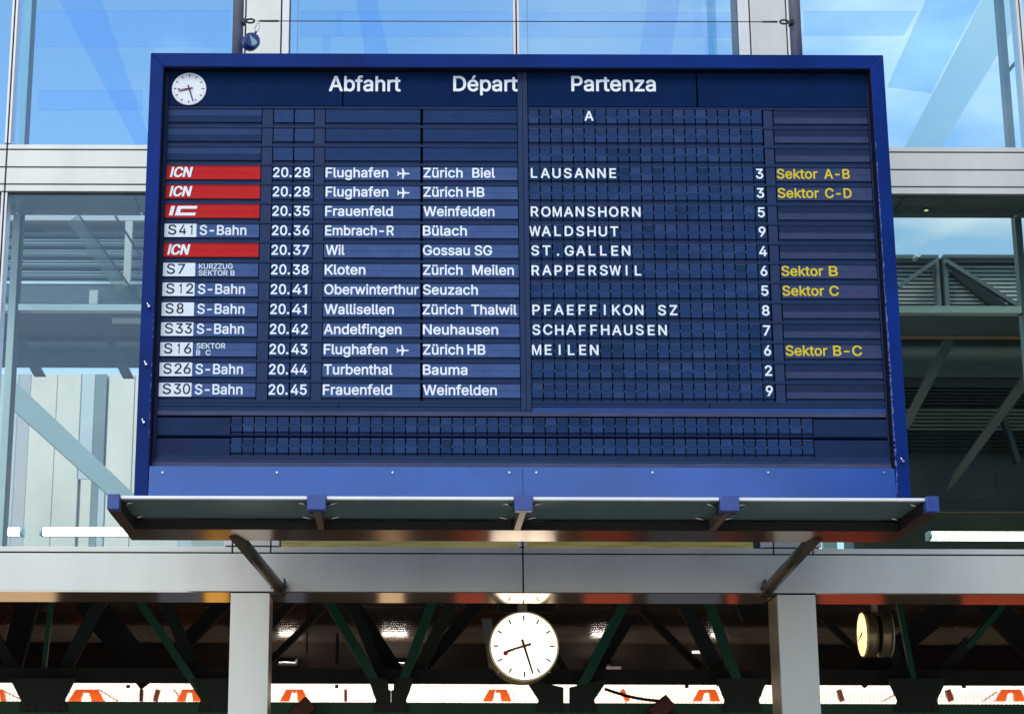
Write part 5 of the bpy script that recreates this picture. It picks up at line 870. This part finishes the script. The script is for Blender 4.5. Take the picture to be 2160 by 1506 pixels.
# ================================================================== POLES, BRACES, CABLE, REEL
for x0, x1, lb in ((490.5, 513.5, 'galvanised pole rising from the board top, left one beside the blue reel'), (1665.5, 1690, 'galvanised pole rising from the board top, right one')):
    a, b = Q(x0, 60, 9.7)[0], Q(x1, 60, 9.7)[0]; c = (a + b) / 2; r = (b - a) / 2
    t = thing('support_pole', lb, 'pole', (c, 9.7, ft), 'poles that carry the board')
    obj('pole', MB().tube((c, 9.7, ft + 0.012), (c, 9.7, 9.3), r, 24), M['galv'], t)
    obj('base_flange', MB().tube((c, 9.7, ft - 0.002), (c, 9.7, ft + 0.011), r * 1.5, 24), M['fascia'], t)
for p0, p1, sg, lb in (((505, 1138), (588, 1238), 1, 'brown slanting brace tube from the board down to the left pillar'), ((1713, 1140), (1622, 1240), -1, 'brown slanting brace tube from the board down to the right pillar')):
    a, b = Q(*p0, 9.76), Q(*p1, 10.93)
    A, Bv = Vector((a[0], 9.76, a[1])), Vector((b[0], 10.93, b[1])); A2 = A + (A - Bv).normalized() * 0.12
    t = thing('brace_tube', lb, 'brace', tuple(Bv), 'brace tubes under the board')
    obj('tube', MB().tube(A2, Bv, 0.033, 24), M['bronze'], t)
    X = b[0] + sg * 0.028
    obj('end_plate', MB().box(X, X + 0.008, 10.90, 10.998, b[1] - 0.035, b[1] + 0.045), M['steel'], t)
    obj('foot_plate', MB().box(b[0] - 0.04, b[0] + 0.03, 10.93, 10.998, b[1] - 0.042, b[1] - 0.028), M['steel'], t)
    obj('pin', MB().tube((b[0] - 0.045, 10.94, b[1]), (b[0] + 0.045, 10.94, b[1]), 0.009, 10), M['steel'], t)
yc = 9.66
cl, cr2 = Q(518, 45, yc), Q(1664, 47, yc)
t = thing('safety_cable', 'thin taut steel cable strung between the two poles', 'cable', (cl[0], yc, cl[1]))
obj('wire', MB().tube((cl[0] + 0.06, yc, cl[1]), (cr2[0] - 0.06, yc, cr2[1]), 0.0026, 8), M['steel'], t)
obj('turnbuckle', MB().tube((cl[0] + 0.075, yc, cl[1]), (cl[0] + 0.175, yc, cl[1]), 0.0055, 10), M['steel'], t)
obj('turnbuckle', MB().tube((cr2[0] - 0.14, yc, cr2[1]), (cr2[0] - 0.06, yc, cr2[1]), 0.005, 10), M['steel'], t)
for cx, cz, s in ((cl[0], cl[1], 1), (cr2[0], cr2[1], -1)):
    pts = [(cx + s * (0.025 + 0.022 * math.cos(a)), yc, cz + 0.011 * math.sin(a)) for a in [i * math.pi / 8 for i in range(17)]]
    obj('shackle', MB().path(pts, 0.0055, 8), M['steel'], t)
    obj('eye_clamp', MB().box(cx - s * 0.012 - 0.008, cx - s * 0.012 + 0.012, yc - 0.01, yc + 0.04, cz - 0.012, cz + 0.012), M['steel'], t)
rc = Q(530, 88, 9.62); rr = 0.046
t = thing('fall_arrest_reel', 'blue safety reel hanging by a carabiner next to the left pole', 'safety reel', (rc[0], 9.62, rc[1] - rr))
ax = Vector((0.42, -1, -0.05)).normalized(); c0 = Vector((rc[0], 9.62, rc[1]))
obj('drum', MB().tube(c0 - ax * 0.034, c0 + ax * 0.012, rr, 28), M['reel'], t, bevel=0.004)
obj('cover', MB().tube(c0 + ax * 0.0125, c0 + ax * 0.026, rr * 0.96, 28, r1=rr * 0.86), M['reel'], t)
u = Vector((0, 0, 1)).cross(ax).normalized(); v = ax.cross(u)
f0 = c0 + ax * 0.0268
tri = [f0 + u * a * rr + v * b * rr for a, b in ((-0.45, 0.60), (0.55, -0.15), (0.40, -0.50), (-0.05, -0.72))]
nrm = (tri[1] - tri[0]).cross(tri[2] - tri[0]); tri = tri if nrm.dot(ax) > 0 else tri[::-1]
obj('emblem', MB().add(tri, [tuple(range(4))]), M['reelmark'], t)
pts = []
for i in range(17):
    a = i * math.pi / 8; pts.append((rc[0] + 0.028 + 0.010 * math.cos(a) + 0.006 * math.sin(a), 9.64, rc[1] + 0.088 + 0.028 * math.sin(a)))
obj('carabiner', MB().path(pts, 0.0032, 8), M['bright'], t)
obj('swivel', MB().tube((rc[0] + 0.012, 9.63, rc[1] + rr - 0.004), (rc[0] + 0.024, 9.64, rc[1] + 0.064), 0.006, 10), M['steel'], t)

# ================================================================== STATION CLOCKS
def make_clock(label, cpx, Yc, rpx):
    c = Q(*cpx, Yc); r = Q(cpx[0] + rpx, cpx[1], Yc)[0] - c[0]
    t = thing('station_clock', label, 'clock', (c[0], Yc + 0.125, c[1] - r), 'round double-faced station clocks')
    for s in (0, 1):
        y0, y1 = (Yc + 0.012, Yc + 0.11) if s == 0 else (Yc + 0.145, Yc + 0.24)
        cs = obj('case', MB().tube((c[0], y1, c[1]), (c[0], y0, c[1]), r, 64), M['clockcase'], t)
        yr = y0 - 0.010 if s == 0 else y1
        mb = MB(); n = 64; vs = []
        for i in range(n):
            a = 2 * math.pi * i / n
            for rad, yy in ((r * 1.01, y0 if s == 0 else y1), (r * 1.01, (y0 - .012) if s == 0 else y1 + .012), (r * 0.955, (y0 - .012) if s == 0 else y1 + .012), (r * 0.95, y0 if s == 0 else y1)):
                vs.append((c[0] + rad * math.cos(a), yy, c[1] + rad * math.sin(a)))
        mb.add(vs, [(4 * i + k, 4 * ((i + 1) % n) + k, 4 * ((i + 1) % n) + k + 1, 4 * i + k + 1) for i in range(n) for k in range(3)], 0, True)
        obj('bezel', mb, M['bezel'], t)
    obj('spine', MB().tube((c[0], Yc + 0.145, c[1]), (c[0], Yc + 0.11, c[1]), r * 0.8, 32), M['blackface'], t)
    hw = 9.5 / 72 * r
    obj('stem', MB().box(c[0] - hw, c[0] + hw, Yc + 0.10, Yc + 0.15, c[1] + r * 0.995, 3.37), M['stem'], t)
    for s in (-1, 1):
        a = R(-90 + s * 46); X, ZZ = c[0] + math.cos(a) * r * 1.015, c[1] + math.sin(a) * r * 1.015
        obj('side_screw', MB().tube((X, Yc + 0.05, ZZ), (X + math.cos(a) * 0.008, Yc + 0.05, ZZ + math.sin(a) * 0.008), 0.008, 10), M['bright'], t)
    clock_parts(t, c, r * 0.965, Yc, 'dial', 'ink', 'handred')
    return t, c, r
ck, cc_, cr_ = make_clock('large lit station clock facing the camera, hung centrally under the beam', (1105.5, 1362), 11.72, 73)
# the second one: a copy, turned to face left, farther down the hall
c2 = ck.copy(); COL.objects.link(c2)
Y2 = 15.2; q2 = Q(1847, 1338, Y2)
c2.rotation_euler = (0, 0, R(-90)); c2.location = (q2[0], Y2, q2[1] - cr_ * 0.84); c2.scale = (0.84, 0.84, 0.84)
c2['label'] = 'smaller clock seen from its side, glowing yellow dial facing left, right of the right pillar'
for ch in list(ck.children):
    n = ch.copy(); COL.objects.link(n); n.parent = c2
    if n.name.startswith('dial'): n.data = n.data.copy(); n.data.materials[0] = M['dialy']
    if n.name.startswith('stem'):
        n.scale = (1, 1, 3.0)
